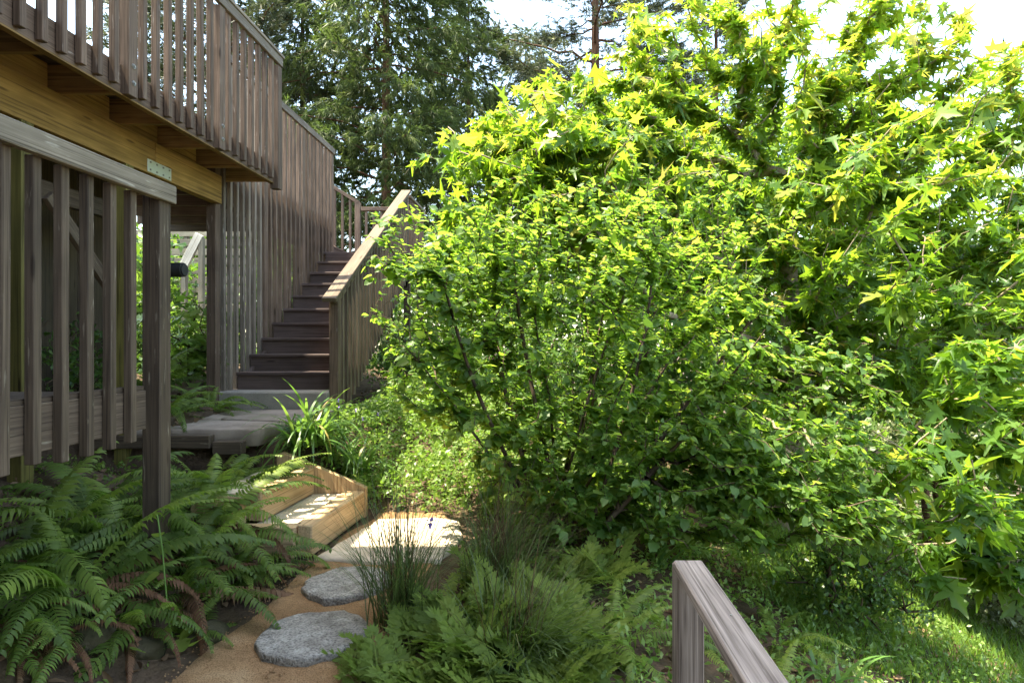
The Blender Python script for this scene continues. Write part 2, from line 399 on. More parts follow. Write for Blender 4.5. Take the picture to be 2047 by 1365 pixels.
# house wall and supports in the shade below the deck
hw = thing('house_wall', 'dark plank wall of the house deep under the raised deck', 'wall', (-4.3, 2.6, -1.0))
y = .2
while y < 6.3:
    board('plank', (-4.3 + random.uniform(-.004, .004), y, -1.15), (-4.3, y, 1.60), .03, .19, M['siding'], hw)
    y += .2
for lab, (px_, py_, zt) in {'golden support post behind the third and fourth lower balusters': (-3.2, 3.66, 1.34),
                            'golden support post behind the last baluster of the lower railing': (-3.2, 4.56, 1.34),
                            'golden support post seen at the left edge behind the lower balusters': (-3.9, 3.92, 1.60)}.items():
    tag(board('support_post', (px_, py_, zgf(px_, py_) - .1), (px_, py_, zt), .09, .09, M['olivepost']), lab, 'post', 'posts under the raised deck')
tag(board('diagonal_brace', (-3.33, 4.02, .98), (-3.33, 4.72, .28), .04, .09, M['low']), 'slanting timber brace behind the lower railing', 'brace')
tag(board('cross_beam', (-3.6, 1.0, 1.08), (-3.6, 5.2, 1.08), .06, .14, M['under']), 'dark horizontal timber in shade behind the lower railing', 'beam')

# ------------------------------------------------------------------ lower deck railing (left foreground)
lr = thing('lower_railing', 'dark slatted railing with pale top rail at the left edge', 'railing', (-1.95, 2.6, -.5))
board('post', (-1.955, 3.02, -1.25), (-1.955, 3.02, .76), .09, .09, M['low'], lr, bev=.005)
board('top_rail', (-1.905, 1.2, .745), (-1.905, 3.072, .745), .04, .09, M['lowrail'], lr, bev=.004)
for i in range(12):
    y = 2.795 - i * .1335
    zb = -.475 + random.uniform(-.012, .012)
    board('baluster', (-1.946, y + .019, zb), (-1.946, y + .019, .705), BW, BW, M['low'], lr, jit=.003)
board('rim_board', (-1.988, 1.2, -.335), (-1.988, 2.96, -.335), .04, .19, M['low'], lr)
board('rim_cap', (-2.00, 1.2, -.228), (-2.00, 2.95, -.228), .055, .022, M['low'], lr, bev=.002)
ld = thing('lower_deck', 'low plank deck floor behind the slatted railing', 'deck', (-2.4, 2.0, -.3))
x = -2.10
while x > -2.75:
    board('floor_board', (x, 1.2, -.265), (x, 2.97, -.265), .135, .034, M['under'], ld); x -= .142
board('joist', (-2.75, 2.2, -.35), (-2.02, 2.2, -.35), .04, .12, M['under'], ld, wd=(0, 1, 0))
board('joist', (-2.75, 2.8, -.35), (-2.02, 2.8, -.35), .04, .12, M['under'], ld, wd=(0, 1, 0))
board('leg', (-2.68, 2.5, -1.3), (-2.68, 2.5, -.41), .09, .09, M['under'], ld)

# ------------------------------------------------------------------ main staircase
G, RZ, Y0, Z0 = .275, .1793, 6.2, -.496
st = thing('staircase', 'dark brown straight staircase rising between the slatted screens', 'stairs', (-2.68, 6.2, -.67))
for i in range(1, 11):
    yf = Y0 + (i - 1) * G; zt = Z0 + i * RZ
    board('riser', (-3.18, yf + .012, zt - RZ / 2 - .018), (-2.17, yf + .012, zt - RZ / 2 - .018), .02, RZ - .004, M['tread'], st, wd=(0, 1, 0), bev=.002)
    if i < 10:
        board('tread', (-3.185, yf + G / 2 - .008, zt - .017), (-2.165, yf + G / 2 - .008, zt - .017), G + .026, .034, M['tread'], st, wd=(0, 1, 0), bev=.005)
for xs in (-3.155, -2.195):
    prism('stringer', [(6.25, -.66), (6.25, -.40), (8.90, 1.16), (8.90, .92), (6.75, -.66)], 'X', xs - .02, xs + .02, M['tread'], st)

cs = prism('concrete_step', [(-3.36, 5.90), (-2.14, 5.90), (-2.14, 6.40), (-3.36, 6.40)], 'Z', -.70, -.496, M['concrete'], bev=.012)
tag(cs, 'grey concrete step at the foot of the staircase', 'step')

# upper landing
la = thing('stair_landing', 'small wooden landing at the top of the straight staircase', 'landing', (-2.65, 9.6, -.6))
for k in range(9):
    y = 8.69 + .07 + k * .145
    board('landing_board', (-3.25, y, 1.280), (-1.98, y, 1.280), .138, .034, M['tread'], la, wd=(0, 1, 0))
for y in (8.92, 9.95):
    board('joist', (-3.2, y, 1.17), (-2.02, y, 1.17), .04, .18, M['deck'], la, wd=(0, 1, 0))
for (px_, py_) in ((-2.07, 9.0), (-2.07, 9.93), (-3.2, 9.93)):
    board('leg', (px_, py_, zgf(px_, py_) - .1), (px_, py_, 1.255), .09, .09, M['low'], la)

# tall slatted screen on the stairs' left side
sc = thing('stair_screen', 'tall slatted wooden screen on the left side of the staircase', 'screen', (-3.23, 7.4, -.6))
sy = [5.88, 6.9, 7.98, 9.05]
for k, y in enumerate(sy):
    board('post', (-3.25, y, -.85), (-3.25, y, 2.86), .089, .089, M['deck'], sc)
for k in range(3):
    nb = 8
    for j in range(1, nb):
        y = sy[k] + (sy[k + 1] - sy[k]) * j / nb
        zb = max(-.58, Z0 + (y - Y0) / G * RZ - .30)
        board('baluster', (-3.225, y, zb), (-3.225, y, 2.83), .040, .044, M['rail' if k == 0 else 'deck'], sc, jit=.003)
board('top_rail', (-3.205, 5.84, 2.87), (-3.205, 9.11, 2.87), .04, .085, M['rail'], sc)
board('back_rail', (-3.265, 5.93, 1.30), (-3.265, 9.0, 1.30), .03, .09, M['deck'], sc)

# sloping handrail on the right of the stairs
hr = thing('stair_handrail', 'sloping sunlit handrail with pickets on the right side of the staircase', 'railing', (-2.1, 7.4, -.6))
sl = RZ / G
def zr(y): return .40 + (y - 5.80) * .575
board('post', (-2.10, 6.0, -.80), (-2.10, 6.0, zr(6.0) - .03), .09, .09, M['deck'], hr)
board('post', (-2.10, 9.0, .80), (-2.10, 9.0, 2.16), .09, .09, M['deck'], hr)
board('handrail', (-2.09, 5.80, zr(5.80)), (-2.09, 9.02, zr(9.02)), .14, .045, M['handrail'], hr, wd=(1, 0, 0), bev=.005)
board('sub_rail', (-2.075, 5.93, zr(5.93) - .066), (-2.075, 8.95, zr(8.95) - .066), .04, .085, M['handrail'], hr, wd=(1, 0, 0))
n = 24
for j in range(n):
    y = 6.10 + j * .122
    zb = max(-.80, -.80 + (y - 6.1) * .60)
    zb += random.uniform(-.01, .01)
    board('picket', (-2.065, y, zb), (-2.065, y, zr(y) - .05), BW, BW, M['handrail'], hr, jit=.003)
hr2 = thing('landing_railing', 'brown picket railing along the right side of the upper landing', 'railing', (-2.05, 9.6, 1.2))
board('top_rail', (-2.07, 9.06, 2.19), (-2.07, 10.02, 2.19), .09, .04, M['rail'], hr2)
for y in np.arange(9.13, 9.95, .118):
    board('picket', (-2.06, y, 1.0), (-2.06, y, 2.17), BW, BW, M['deck'], hr2)
board('post', (-2.07, 9.98, 1.0), (-2.07, 9.98, 2.168), .085, .085, M['deck'], hr2)
br = thing('back_railing', 'low brown railing across the back of the upper landing', 'railing', (-2.6, 10.0, 1.2))
board('top_rail', (-3.06, 10.0, 2.20), (-2.13, 10.0, 2.20), .085, .06, M['deck'], br, wd=(0, 1, 0))
board('post', (-3.12, 10.0, 1.1), (-3.12, 10.0, 2.31), .085, .085, M['deck'], br)
for x in np.arange(-2.98, -2.15, .125):
    board('baluster', (x, 10.0, 1.2), (x, 10.0, 2.168), BW, BW, M['deck'], br)
fl = thing('upper_flight', 'second flight of steps climbing left behind the tall screen', 'stairs', (-3.9, 9.6, 1.3))
for i in range(5):
    xx = -3.28 - i * .27; zt = 1.31 + (i + 1) * .165
    board('tread', (xx - .135, 9.02, zt - .017), (xx - .135, 9.93, zt - .017), .29, .034, M['tread'], fl)
    board('riser', (xx, 9.02, zt - .115), (xx, 9.93, zt - .115), .02, .15, M['tread'], fl)
board('stringer', (-3.15, 9.955, 1.24), (-4.6, 9.955, 2.13), .04, .22, M['deck'], fl, wd=(0, 1, 0))
board('handrail', (-3.10, 10.0, 2.30), (-4.6, 10.0, 3.24), .09, .05, M['deck'], fl, wd=(0, 1, 0))
for i in range(1, 11):
    x = -3.12 - i * .128
    board('baluster', (x, 10.0, 1.25 + (-3.15 - x) * .61), (x, 10.0, 2.285 + (-3.12 - x) * .627), BW, BW, M['deck'], fl)
board('leg', (-4.5, 9.6, -.9), (-4.5, 9.6, 1.9), .09, .09, M['deck'], fl)

# pale stair and wall far behind, seen under the deck
nb_ = thing('neighbour_fence', 'pale boarded fence seen far away under the raised deck', 'fence', (-8.0, 13.5, -.8))
for k in range(9):
    z = .75 + k * .21
    board('slat', (-9.6, 13.5, z), (-6.6, 13.5, z),   .03, .15, M['fence'], nb_, wd=(0, 1, 0))
for x in (-9.4, -8.1, -6.7):
    board('post', (x, 13.56, -1.3), (x, 13.56, 2.6), .09, .09, M['fence'], nb_)
srl = thing('far_stair_rail', 'white slanting stair rail in sun seen under the deck', 'handrail', (-6.75, 11.5, -.8))
board('rail', (-6.62, 11.5, 2.05), (-7.0, 11.5, 1.30), .16, .06, M['pale'], srl, wd=(1, 0, 0))
board('post', (-6.93, 11.53, -1.3), (-6.93, 11.53, 1.30), .09, .09, M['fence'], srl)
board('post', (-6.60, 11.53, -1.3), (-6.60, 11.53, 2.0), .09, .09, M['fence'], srl)
bmp = bmesh.new(); bmesh.ops.create_cone(bmp, segments=18, radius1=.062, radius2=.062, depth=.24, cap_ends=True)
bmesh.ops.bevel(bmp, geom=[e for e in bmp.edges if len(e.link_faces) == 2 and e.calc_face_angle() > 1], offset=.012, segments=2, affect='EDGES')
mp_ = bpy.data.meshes.new('drain_pipe'); bmp.to_mesh(mp_); bmp.free(); mp_.materials.append(M['pipe'])
o = obj('drain_pipe', mp_, mat4=Matrix.Translation((-3.24, 5.2, .62)) @ Matrix.Rotation(R(90), 4, 'Y'))
tag(o, 'dark round log end poking out behind the lower railing post', 'log')

# ------------------------------------------------------------------ landing flags, timber edge and timber steps
def slab(name, pts, z0, z1, mat, label, cat, group=None, wob=.012, seed=1, n=44, round_=.0):
    r_ = random.Random(seed); c = Vector((sum(p[0] for p in pts) / len(pts), sum(p[1] for p in pts) / len(pts), 0))
    per = []; m_ = len(pts)
    for i in range(m_):
        a = Vector((*pts[i], 0)); b = Vector((*pts[(i + 1) % m_], 0)); k_ = max(2, int(n * (b - a).length / 3.0))
        for j in range(k_):
            p = a.lerp(b, j / k_); per.append(p + Vector((r_.uniform(-wob, wob), r_.uniform(-wob, wob), 0)))
    bm = bmesh.new(); rings = []
    for (f, z, dz) in ((1.0, z0, 0), (1.0, z1 - .012, 0), (.985, z1 - .002, .001), (.9, z1, .003), (.55, z1 + .001, .004), (.2, z1 + .002, .003)):
        rings.append([bm.verts.new((c.x + (p.x - c.x) * f - c.x, c.y + (p.y - c.y) * f - c.y, z + r_.uniform(-dz, dz))) for p in per])
    for a, b in zip(rings, rings[1:]):
        for i in range(len(per)): bm.faces.new((a[i], a[(i + 1) % len(per)], b[(i + 1) % len(per)], b[i]))
    bm.faces.new(rings[-1]); bm.faces.new(rings[0][::-1])
    me = bpy.data.meshes.new(name); bm.to_mesh(me); bm.free(); me.materials.append(mat)
    for p in me.polygons: p.use_smooth = True
    o = obj(name, me, loc=(c.x, c.y, 0)); tag(o, label, cat, group); return o

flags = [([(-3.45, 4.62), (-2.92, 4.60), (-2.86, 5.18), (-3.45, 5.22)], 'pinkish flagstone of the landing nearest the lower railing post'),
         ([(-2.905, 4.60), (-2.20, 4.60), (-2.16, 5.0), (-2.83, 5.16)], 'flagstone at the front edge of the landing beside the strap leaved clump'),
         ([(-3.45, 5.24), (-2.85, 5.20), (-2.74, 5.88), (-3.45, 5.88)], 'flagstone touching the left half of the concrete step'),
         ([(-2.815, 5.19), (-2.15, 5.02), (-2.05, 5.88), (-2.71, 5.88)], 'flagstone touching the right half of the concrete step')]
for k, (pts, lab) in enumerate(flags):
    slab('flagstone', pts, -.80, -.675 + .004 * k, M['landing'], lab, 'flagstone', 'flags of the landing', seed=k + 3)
for a, b, lab in (((-3.5, 4.54, -.755), (-2.52, 4.54, -.755), 'long timber edging along the front of the flagstone landing'),
                  ((-2.50, 4.54, -.80), (-2.28, 4.54, -.80), 'short timber block at the right end of the landing edge')):
    tag(board('edging_timber', a, b, .08, .10, M['low'], wd=(0, 1, 0), bev=.006), lab, 'timber')

ts = thing('timber_steps', 'box of sawn timber garden steps with striped shadows beside the path', 'steps', (-1.7, 4.0, -1.3))
board('front_timber', (-1.445, 3.60, -1.195), (-1.375, 4.43, -1.195), .09, .19, M['timber'], ts, wd=(1, 0, 0), bev=.007)
board('end_timber', (-1.87, 3.62, -1.20), (-1.495, 3.615, -1.20), .09, .185, M['timber'], ts, wd=(0, 1, 0), bev=.006)
board('front_timber', (-1.80, 3.72, -1.02), (-1.745, 4.42, -1.02), .09, .19, M['timber'], ts, wd=(1, 0, 0), bev=.007)
prism('side_board', [(-1.33, -1.36), (-1.33, -1.085), (-1.42, -1.04), (-1.95, -.82), (-1.99, -.84), (-1.99, -1.20)], 'Y', 4.445, 4.495, M['timber'], ts)
prism('gravel_fill', [(-1.79, 3.66), (-1.44, 3.66), (-1.42, 4.43), (-1.75, 4.43)], 'Z', -1.25, -1.125, M['flag'], ts, bev=0)
board('end_timber', (-2.16, 3.69, -1.035), (-1.855, 3.69, -1.035), .08, .18, M['timber'], ts, wd=(0, 1, 0), bev=.006)
board('inner_plank', (-1.475, 3.66, -1.112), (-1.445, 4.43, -1.112), .07, .02, M['timber'], ts, wd=(1, 0, 0))
prism('gravel_fill', [(-2.10, 3.74), (-1.79, 3.74), (-1.79, 4.43), (-2.08, 4.43)], 'Z', -1.1, -.945, M['flag'], ts, bev=0)

def zp(x, y): return zgf(x, y) + .012
slab('stone_slab', [(-1.36, 3.55), (-.98, 3.50), (-.62, 3.53), (-.53, 3.92), (-.62, 4.28), (-.80, 4.36), (-1.20, 4.33), (-1.28, 3.95)], -1.36, -1.275, M['flag'],
     'large pale sunlit flagstone in front of the timber steps', 'flagstone', seed=21, wob=.014)
def round_stone(cx, cy, rx, ry, lab, seed, rot=0):
    pts = []; r_ = random.Random(seed)
    for i in range(14):
        a = i / 14 * 2 * math.pi; q = 1 + r_.uniform(-.05, .05)
        pts.append((cx + rx * q * math.cos(a), cy + ry * q * math.sin(a)))
    z = zp(cx, cy)
    o = slab('stepping_stone', pts, z - .06, z + .028, M['granite'], lab, 'stepping stone', 'round stepping stones', seed=seed, wob=.009, n=70)
    return o
round_stone(-1.06, 3.22, .225, .215, 'round pale grey stepping stone just in front of the sunlit slab', 5)
round_stone(-1.035, 2.69, .245, .225, 'round darker grey stepping stone nearest the viewer on the path', 9)

def rock(x, y, s, lab, seed, sq=(1, 1, .75)):
    bm = bmesh.new(); bmesh.ops.create_icosphere(bm, subdivisions=3, radius=1)
    r_ = random.Random(seed); ph = [Vector((r_.gauss(0, 1), r_.gauss(0, 1), r_.gauss(0, 1))).normalized() for _ in range(9)]
    for v in bm.verts:
        d = v.co.normalized(); q = 1.0
        for p in ph: q = min(q, (.80 + .06 * math.sin(seed)) / max(d.dot(p), .2) if d.dot(p) > .2 else 9, 1.0)
        q += .03 * math.sin(d.x * 7 + seed) * math.sin(d.y * 6) + r_.uniform(-.012, .012)
        v.co = Vector((d.x * sq[0], d.y * sq[1], d.z * sq[2])) * s * q
    me = bpy.data.meshes.new('rock'); bm.to_mesh(me); bm.free(); me.materials.append(M['rock'])
    for p in me.polygons: p.use_smooth = True
    o = obj('rock', me, loc=(x, y, zgf(x, y) + s * .05)); o.rotation_euler = (0, 0, r_.uniform(0, 6))
    tag(o, lab, 'rock', 'rocks edging the fern bed')
rock(-1.86, 2.48, .10, 'mossy edging rock left of the fringed leaf plant by the path', 1)
rock(-2.02, 2.40, .10, 'mossy rock at the bottom edge under the brown drooping frond', 2)
rock(-1.70, 2.56, .095, 'dark edging rock with a flat top beside the path', 3, (1.2, .9, .6))
rock(-1.53, 2.72, .10, 'small dark rock at the path edge below the fern tips', 4, (1.1, 1, .55))
rock(-2.18, 2.46, .10, 'low rock in the bottom left corner among dead fronds', 5)
rock(-1.54, 3.36, .11, 'dark stone tucked against the end of the timber steps', 6, (.8, 1.2, .8))

# ------------------------------------------------------------------ near handrail at the bottom right
nr = thing('near_handrail', 'silvery weathered handrail and post at the bottom right corner', 'railing', (.44, 1.9, -1.5))
board('post', (.462, 1.945, -1.75), (.462, 1.945, -.728), .085, .085, M['grey'], nr, bev=.004)
board('cap_rail', (.452, .35, -.710), (.452, 1.905, -.710), .092, .036, M['grey'], nr, bev=.005)
obj('knot', bolt_me, nr, loc=Vector((.47, 1.52, -.694)) - nr.location).scale = (.35, .35, .35)

# made-up roof over the viewpoint, out of view, added to shade the foreground
pr = thing('shade_roof', 'dark unseen roof added above the viewpoint to shade the foreground', 'roof', (-2.5, .5, 4.9))
for k in range(26):
    y = -3.08 + k * .255
    board('roof_board', (-6.2, y, 5.2), (-.75, y, 5.0), .26, .03, M['under'], pr, wd=(0, 1, 0))
board('rafter', (-6.2, 3.2, 5.11), (-.8, 3.2, 4.91), .05, .14, M['under'], pr, wd=(0, 1, 0))
board('shade_roof_post', (-.85, -2.2, -2.0), (-.85, -2.2, 4.95), .12, .12, M['under'], pr)

hs_ = thing('sky_block_wall', 'dark boarded house wall added behind the viewpoint to block sky light', 'wall', (-2.5, -2.7, -1.9))  # unseen wall put in to cut the sky light from behind
for k in range(23):
    board('siding_board', (-6.4, -2.7, -1.6 + k * .29), (1.8, -2.7, -1.6 + k * .29), .03, .285, M['siding'], hs_, wd=(0, 1, 0))

# ------------------------------------------------------------------ plant machinery
def leaf_template(half, center, fold=.22, curl=.25, petiole=.35):
    out = list(half) + [(-x, y) for x, y in reversed(half) if abs(x) > 1e-6]
    pts = [center] + out
    tv = np.array([(x, y, fold * abs(x) - curl * y * y * (1 if y > 0 else 0)) for x, y in pts], float)
    n = len(out)
    tf = [(0, i + 1, (i + 1) % n + 1) for i in range(n)]
    if petiole:
        b = len(tv); z = 0
        tv = np.vstack([tv, [(-.012, .02, z), (.012, .02, z), (0, -petiole, .06)]]); tf.append((b, b + 2, b + 1))
    return tv, np.array(tf, int)

CURRANT = leaf_template([(.24, -.08), (.50, .10), (.40, .36), (.46, .60), (.20, .78), (0, 1.0)], (0, .3), fold=.10, curl=.08, petiole=.4)
MAPLE = leaf_template([(.10, -.03), (.40, -.10), (.20, .17), (.44, .27), (.66, .50), (.42, .46), (.13, .40), (.24, .70), (.11, .78), (0, 1.08)], (0, .2), fold=.16, curl=.22, petiole=.5)
MAPLE_B = leaf_template([(.08, -.02), (.34, -.16), (.17, .14), (.40, .22), (.56, .54), (.36, .44), (.10, .38), (.19, .72), (.09, .80), (.03, 1.12)], (0, .2), fold=.42, curl=.45, petiole=.5)
MAPLE_C = leaf_template([(.11, -.03), (.46, -.04), (.22, .20), (.48, .33), (.70, .42), (.45, .50), (.15, .43), (.27, .66), (.12, .82), (-.03, 1.04)], (0, .2), fold=-.05, curl=.08, petiole=.5)
CURRANT_B = leaf_template([(.20, -.07), (.42, .12), (.36, .40), (.40, .62), (.16, .80), (.02, 1.0)], (0, .3), fold=.25, curl=.2, petiole=.4)
OVAL = leaf_template([(.16, .12), (.26, .42), (.15, .8), (0, 1.0)], (0, .35), fold=.25, curl=.2, petiole=0)
CURRANT_S = leaf_template([(.46, .06), (.38, .44), (.26, .78), (0, 1.0)], (0, .3), fold=.12, curl=.1, petiole=0)
CURRANT_T = leaf_template([(.40, .08), (.40, .46), (.16, .80), (.02, 1.0)], (0, .3), fold=.25, curl=.2, petiole=0)
MAPLE_S = [leaf_template([(.38 * a, -.08), (.19, .17), (.64 * a, b), (.13, .40), (c, 1.06)], (0, .2), fold=f, curl=u, petiole=0) for a, b, c, f, u in ((1, .49, 0, .16, .22), (.86, .54, .03, .42, .45), (1.08, .42, -.03, -.05, .08))]
SMALL = (np.array([(0, .4, 0), (0, 0, 0), (.25, .42, .06), (0, 1, -.12), (-.25, .42, .06)], float), np.array([(0, 1, 2), (0, 2, 3), (0, 3, 4), (0, 4, 1)]))
ROUND = leaf_template([(.28, -.12), (.52, .05), (.56, .35), (.44, .68), (.2, .86), (0, .9)], (0, .25), fold=.15, curl=.2, petiole=.2)

def grow(trunks, tips, step=.13, bf=.35, r_tip=.003, expo=.45, bend=.35, wob=.02):
    cap = 90000
    P = np.zeros((cap, 3)); par = np.full(cap, -1); plen = np.zeros(cap); cnt = 0; D = np.zeros((cap, 3))
    tipnodes = []
    for tr in trunks:
        prev = -1
        for i, p in enumerate(tr):
            P[cnt] = p; par[cnt] = prev
            if prev >= 0:
                d = P[cnt] - P[prev]; plen[cnt] = plen[prev] + np.linalg.norm(d) * .5; D[cnt] = d / max(np.linalg.norm(d), 1e-6)
            else: D[cnt] = (0, 0, 1)
            prev = cnt; cnt += 1
    root = np.mean([t[0] for t in trunks], axis=0)
    order = np.argsort(np.linalg.norm(tips - root, axis=1))
    for t in tips[order]:
        d = np.linalg.norm(P[:cnt] - t, axis=1)
        j = int(np.argmin(d + bf * plen[:cnt])); L = d[j]
        k = max(1, int(math.ceil(L / step))); c = P[j] + D[j] * L * bend
        prev = j
        for i in range(1, k + 1):
            s = i / k
            q = (1 - s) ** 2 * P[j] + 2 * s * (1 - s) * c + s * s * t + (rng.normal(0, wob, 3) if i < k else 0)
            P[cnt] = q; par[cnt] = prev; dd = q - P[prev]; ln = np.linalg.norm(dd)
            plen[cnt] = plen[prev] + ln; D[cnt] = dd / max(ln, 1e-6); prev = cnt; cnt += 1
        tipnodes.append(prev)
    P = P[:cnt]; par = par[:cnt]; D = D[:cnt]
    wgt = np.zeros(cnt); wgt[tipnodes] = 1
    for i in range(cnt - 1, 0, -1):
        if par[i] >= 0: wgt[par[i]] += wgt[i]
    rad = r_tip * np.maximum(wgt, 1) ** expo
    return P, par, D, rad, np.array(tipnodes)

def tubes(P, par, D, rad, sides=4):
    ref = np.where(np.abs(D[:, :1]) > .9, np.array([[0, 1., 0]]), np.array([[1., 0, 0]]))
    u = norm(np.cross(D, ref)); v = np.cross(D, u)
    a = np.arange(sides) / sides * 2 * np.pi
    V = P[:, None] + rad[:, None, None] * (np.cos(a)[None, :, None] * u[:, None] + np.sin(a)[None, :, None] * v[:, None])
    c = np.nonzero(par >= 0)[0]; p = par[c]; s = np.arange(sides); s2 = (s + 1) % sides
    F = np.stack([p[:, None] * sides + s, p[:, None] * sides + s2, c[:, None] * sides + s2, c[:, None] * sides + s], -1).reshape(-1, 4)
    return V.reshape(-1, 3), F

def leaves_on(P, par, D, tipnodes, per_tip, back, spread, droop, up_rand, size, lean=(0, 0), rad=None, rlim=9):
    """leaf frames along the last `back` nodes of each twig"""
    pos, dr_ = [], []
    for t in tipnodes:
        chain = [t]
        for _ in range(back):
            q = par[chain[-1]]
            if q < 0 or (rad is not None and rad[q] > rlim): break
            chain.append(q)
        m = per_tip + rng.integers(-1, 2)
        for _ in range(max(m, 1)):
            f = (rng.random() ** 1.3) * (len(chain) - 1); i = int(f); g = f - i
            a = P[chain[i]]; b = P[chain[min(i + 1, len(chain) - 1)]]
            pos.append(a * (1 - g) + b * g); dr_.append(D[t])
    pos = np.array(pos); dr_ = np.array(dr_)
    side = rng.normal(0, 1, pos.shape); side[:, 2] *= .35
    y = norm(dr_ * (1 - spread) + norm(side) * spread + np.array([0, 0, -droop]))
    n_ = norm(np.array([lean[0], lean[1], 1.]) + rng.normal(0, up_rand, pos.shape))
    sc_ = size * np.clip(rng.lognormal(0, .34, len(pos)), .45, 2.1)
    pos = pos + y * (sc_ * .35)[:, None]
    return pos, basis(y, n_), sc_

LEAF_MESHES = {}
def split_leaves(plant, tpl, mat, pos, B, sc_, tint, nbig, base, lod, name='foliage'):
    """the nbig leaves that show largest become leaf objects of their own; the rest is one mass"""
    tv, tf = tpl
    x = 1090 + 1200 * pos[:, 0] / np.maximum(pos[:, 1], .1); yy = 682 - 1200 * pos[:, 2] / np.maximum(pos[:, 1], .1)
    px = sc_ * 1200 / np.maximum(pos[:, 1], .1)
    inn = (x > 10) & (x < 2037) & (yy > 10) & (yy < 1355)
    big = np.argsort(-np.where(inn, px, 0))[:nbig]
    rest = np.setdiff1d(np.arange(len(pos)), big)
    V, F = scatter(*lod, B[rest], pos[rest] - base, sc_[rest])
    o = obj(name, mesh_np(name, V, F, mat, np.repeat(tint[rest], len(lod[1]))), plant)
    o['kind'] = 'stuff'
    for i in big:
        k = (mat.name, id(tv), min(4, int(tint[i] * 5)))
        if k not in LEAF_MESHES: LEAF_MESHES[k] = mesh_np('leaf', tv, tf, mat, np.full(len(tf), (k[2] + .5) / 5))
        m = Matrix(B[i].tolist()).to_4x4() @ Matrix.Scale(float(sc_[i]), 4)
        m.translation = Vector((pos[i] - base).tolist())
        obj('leaf', LEAF_MESHES[k], plant, mat4=m)

def ell(n, c, r, shell=.45):
    d = norm(rng.normal(0, 1, (n, 3))); q = (shell ** 3 + (1 - shell ** 3) * rng.random(n)) ** (1 / 3)
    return np.array(c) + d * q[:, None] * np.array(r)

# ------------------------------------------------------------------ currant shrub in the middle
base = np.array([.08, 3.85, zgf(.08, 3.85)])
tips = np.vstack([ell(760, (.15, 4.25, .0), (1.40, .95, 1.20), .3), ell(380, (1.35, 4.0, -.45), (1.10, .75, .75), .2),
                  ell(230, (-.70, 4.40, .50), (.70, .65, .62), .2), ell(110, (.9, 4.3, .75), (.9, .7, .6), .2),
                  ell(90, (1.85, 3.65, -.85), (.55, .5, .45), .1), ell(80, (-.10, 3.80, -.75), (.38, .4, .4), .1),
                  ell(150, (.65, 3.70, -.75), (.75, .45, .45), .1), ell(150, (1.35, 3.55, -.80), (.70, .45, .45), .1),
                  ell(90, (-.78, 4.0, -.22), (.34, .4, .34), .1), ell(130, (1.45, 3.45, -1.15), (.65, .40, .38), .1), ell(80, (.35, 3.62, -1.0), (.5, .35, .3), .1), ell(70, (1.95, 3.6, -1.25), (.4, .4, .4), .1)])
tips = tips[(tips[:, 2] > -1.22 + 1.05 * np.clip(-.12 - tips[:, 0], 0, 9)) & (tips[:, 2] > zg(tips[:, 0], tips[:, 1]) + .16) & (tips[:, 1] > 3.1)]
trunks = []
for k in range(14):
    a = rng.uniform(0, 2 * np.pi); b0 = base + np.array([.16 * math.cos(a), .13 * math.sin(a), -.05])
    d = norm(np.array([-.5 + 1.45 * k / 13 + rng.normal(0, .08), rng.normal(.05, .22), 1.0])); c = [b0]
    for i in range(1, 14):
        d = norm(d + rng.normal(0, .05, 3) + np.array([0, 0, .012])); c.append(c[-1] + d * .14)
    trunks.append(c)
P, par, D, rad, tn = grow(trunks, tips, step=.10, bf=.30, r_tip=.0021, expo=.37)
sh = thing('currant_shrub', 'big airy shrub with small lobed leaves in the centre of the garden', 'shrub', base.tolist())
V, F = tubes(P - base, par, D, rad, 4)
obj('branches', mesh_np('branches', V, F, M['bark'], smooth=True), sh)
pos, B, sc_ = leaves_on(P, par, D, tn, 26, 10, .6, .18, .24, .035, lean=(.36, -.14), rad=rad, rlim=.009)
# leaves lean down to the right, as a whole crown turned to the light
tint = np.clip(rng.normal(.48, .26, len(pos)), 0, 1)
q = rng.random(len(pos)) < .5
split_leaves(sh, CURRANT, M['shrub'], pos[q], B[q], sc_[q], tint[q], 150, base, CURRANT_S); q = ~q
split_leaves(sh, CURRANT_B, M['shrub'], pos[q], B[q], sc_[q], tint[q], 150, base, CURRANT_T)
print('shrub leaves', len(pos), 'nodes', len(P))

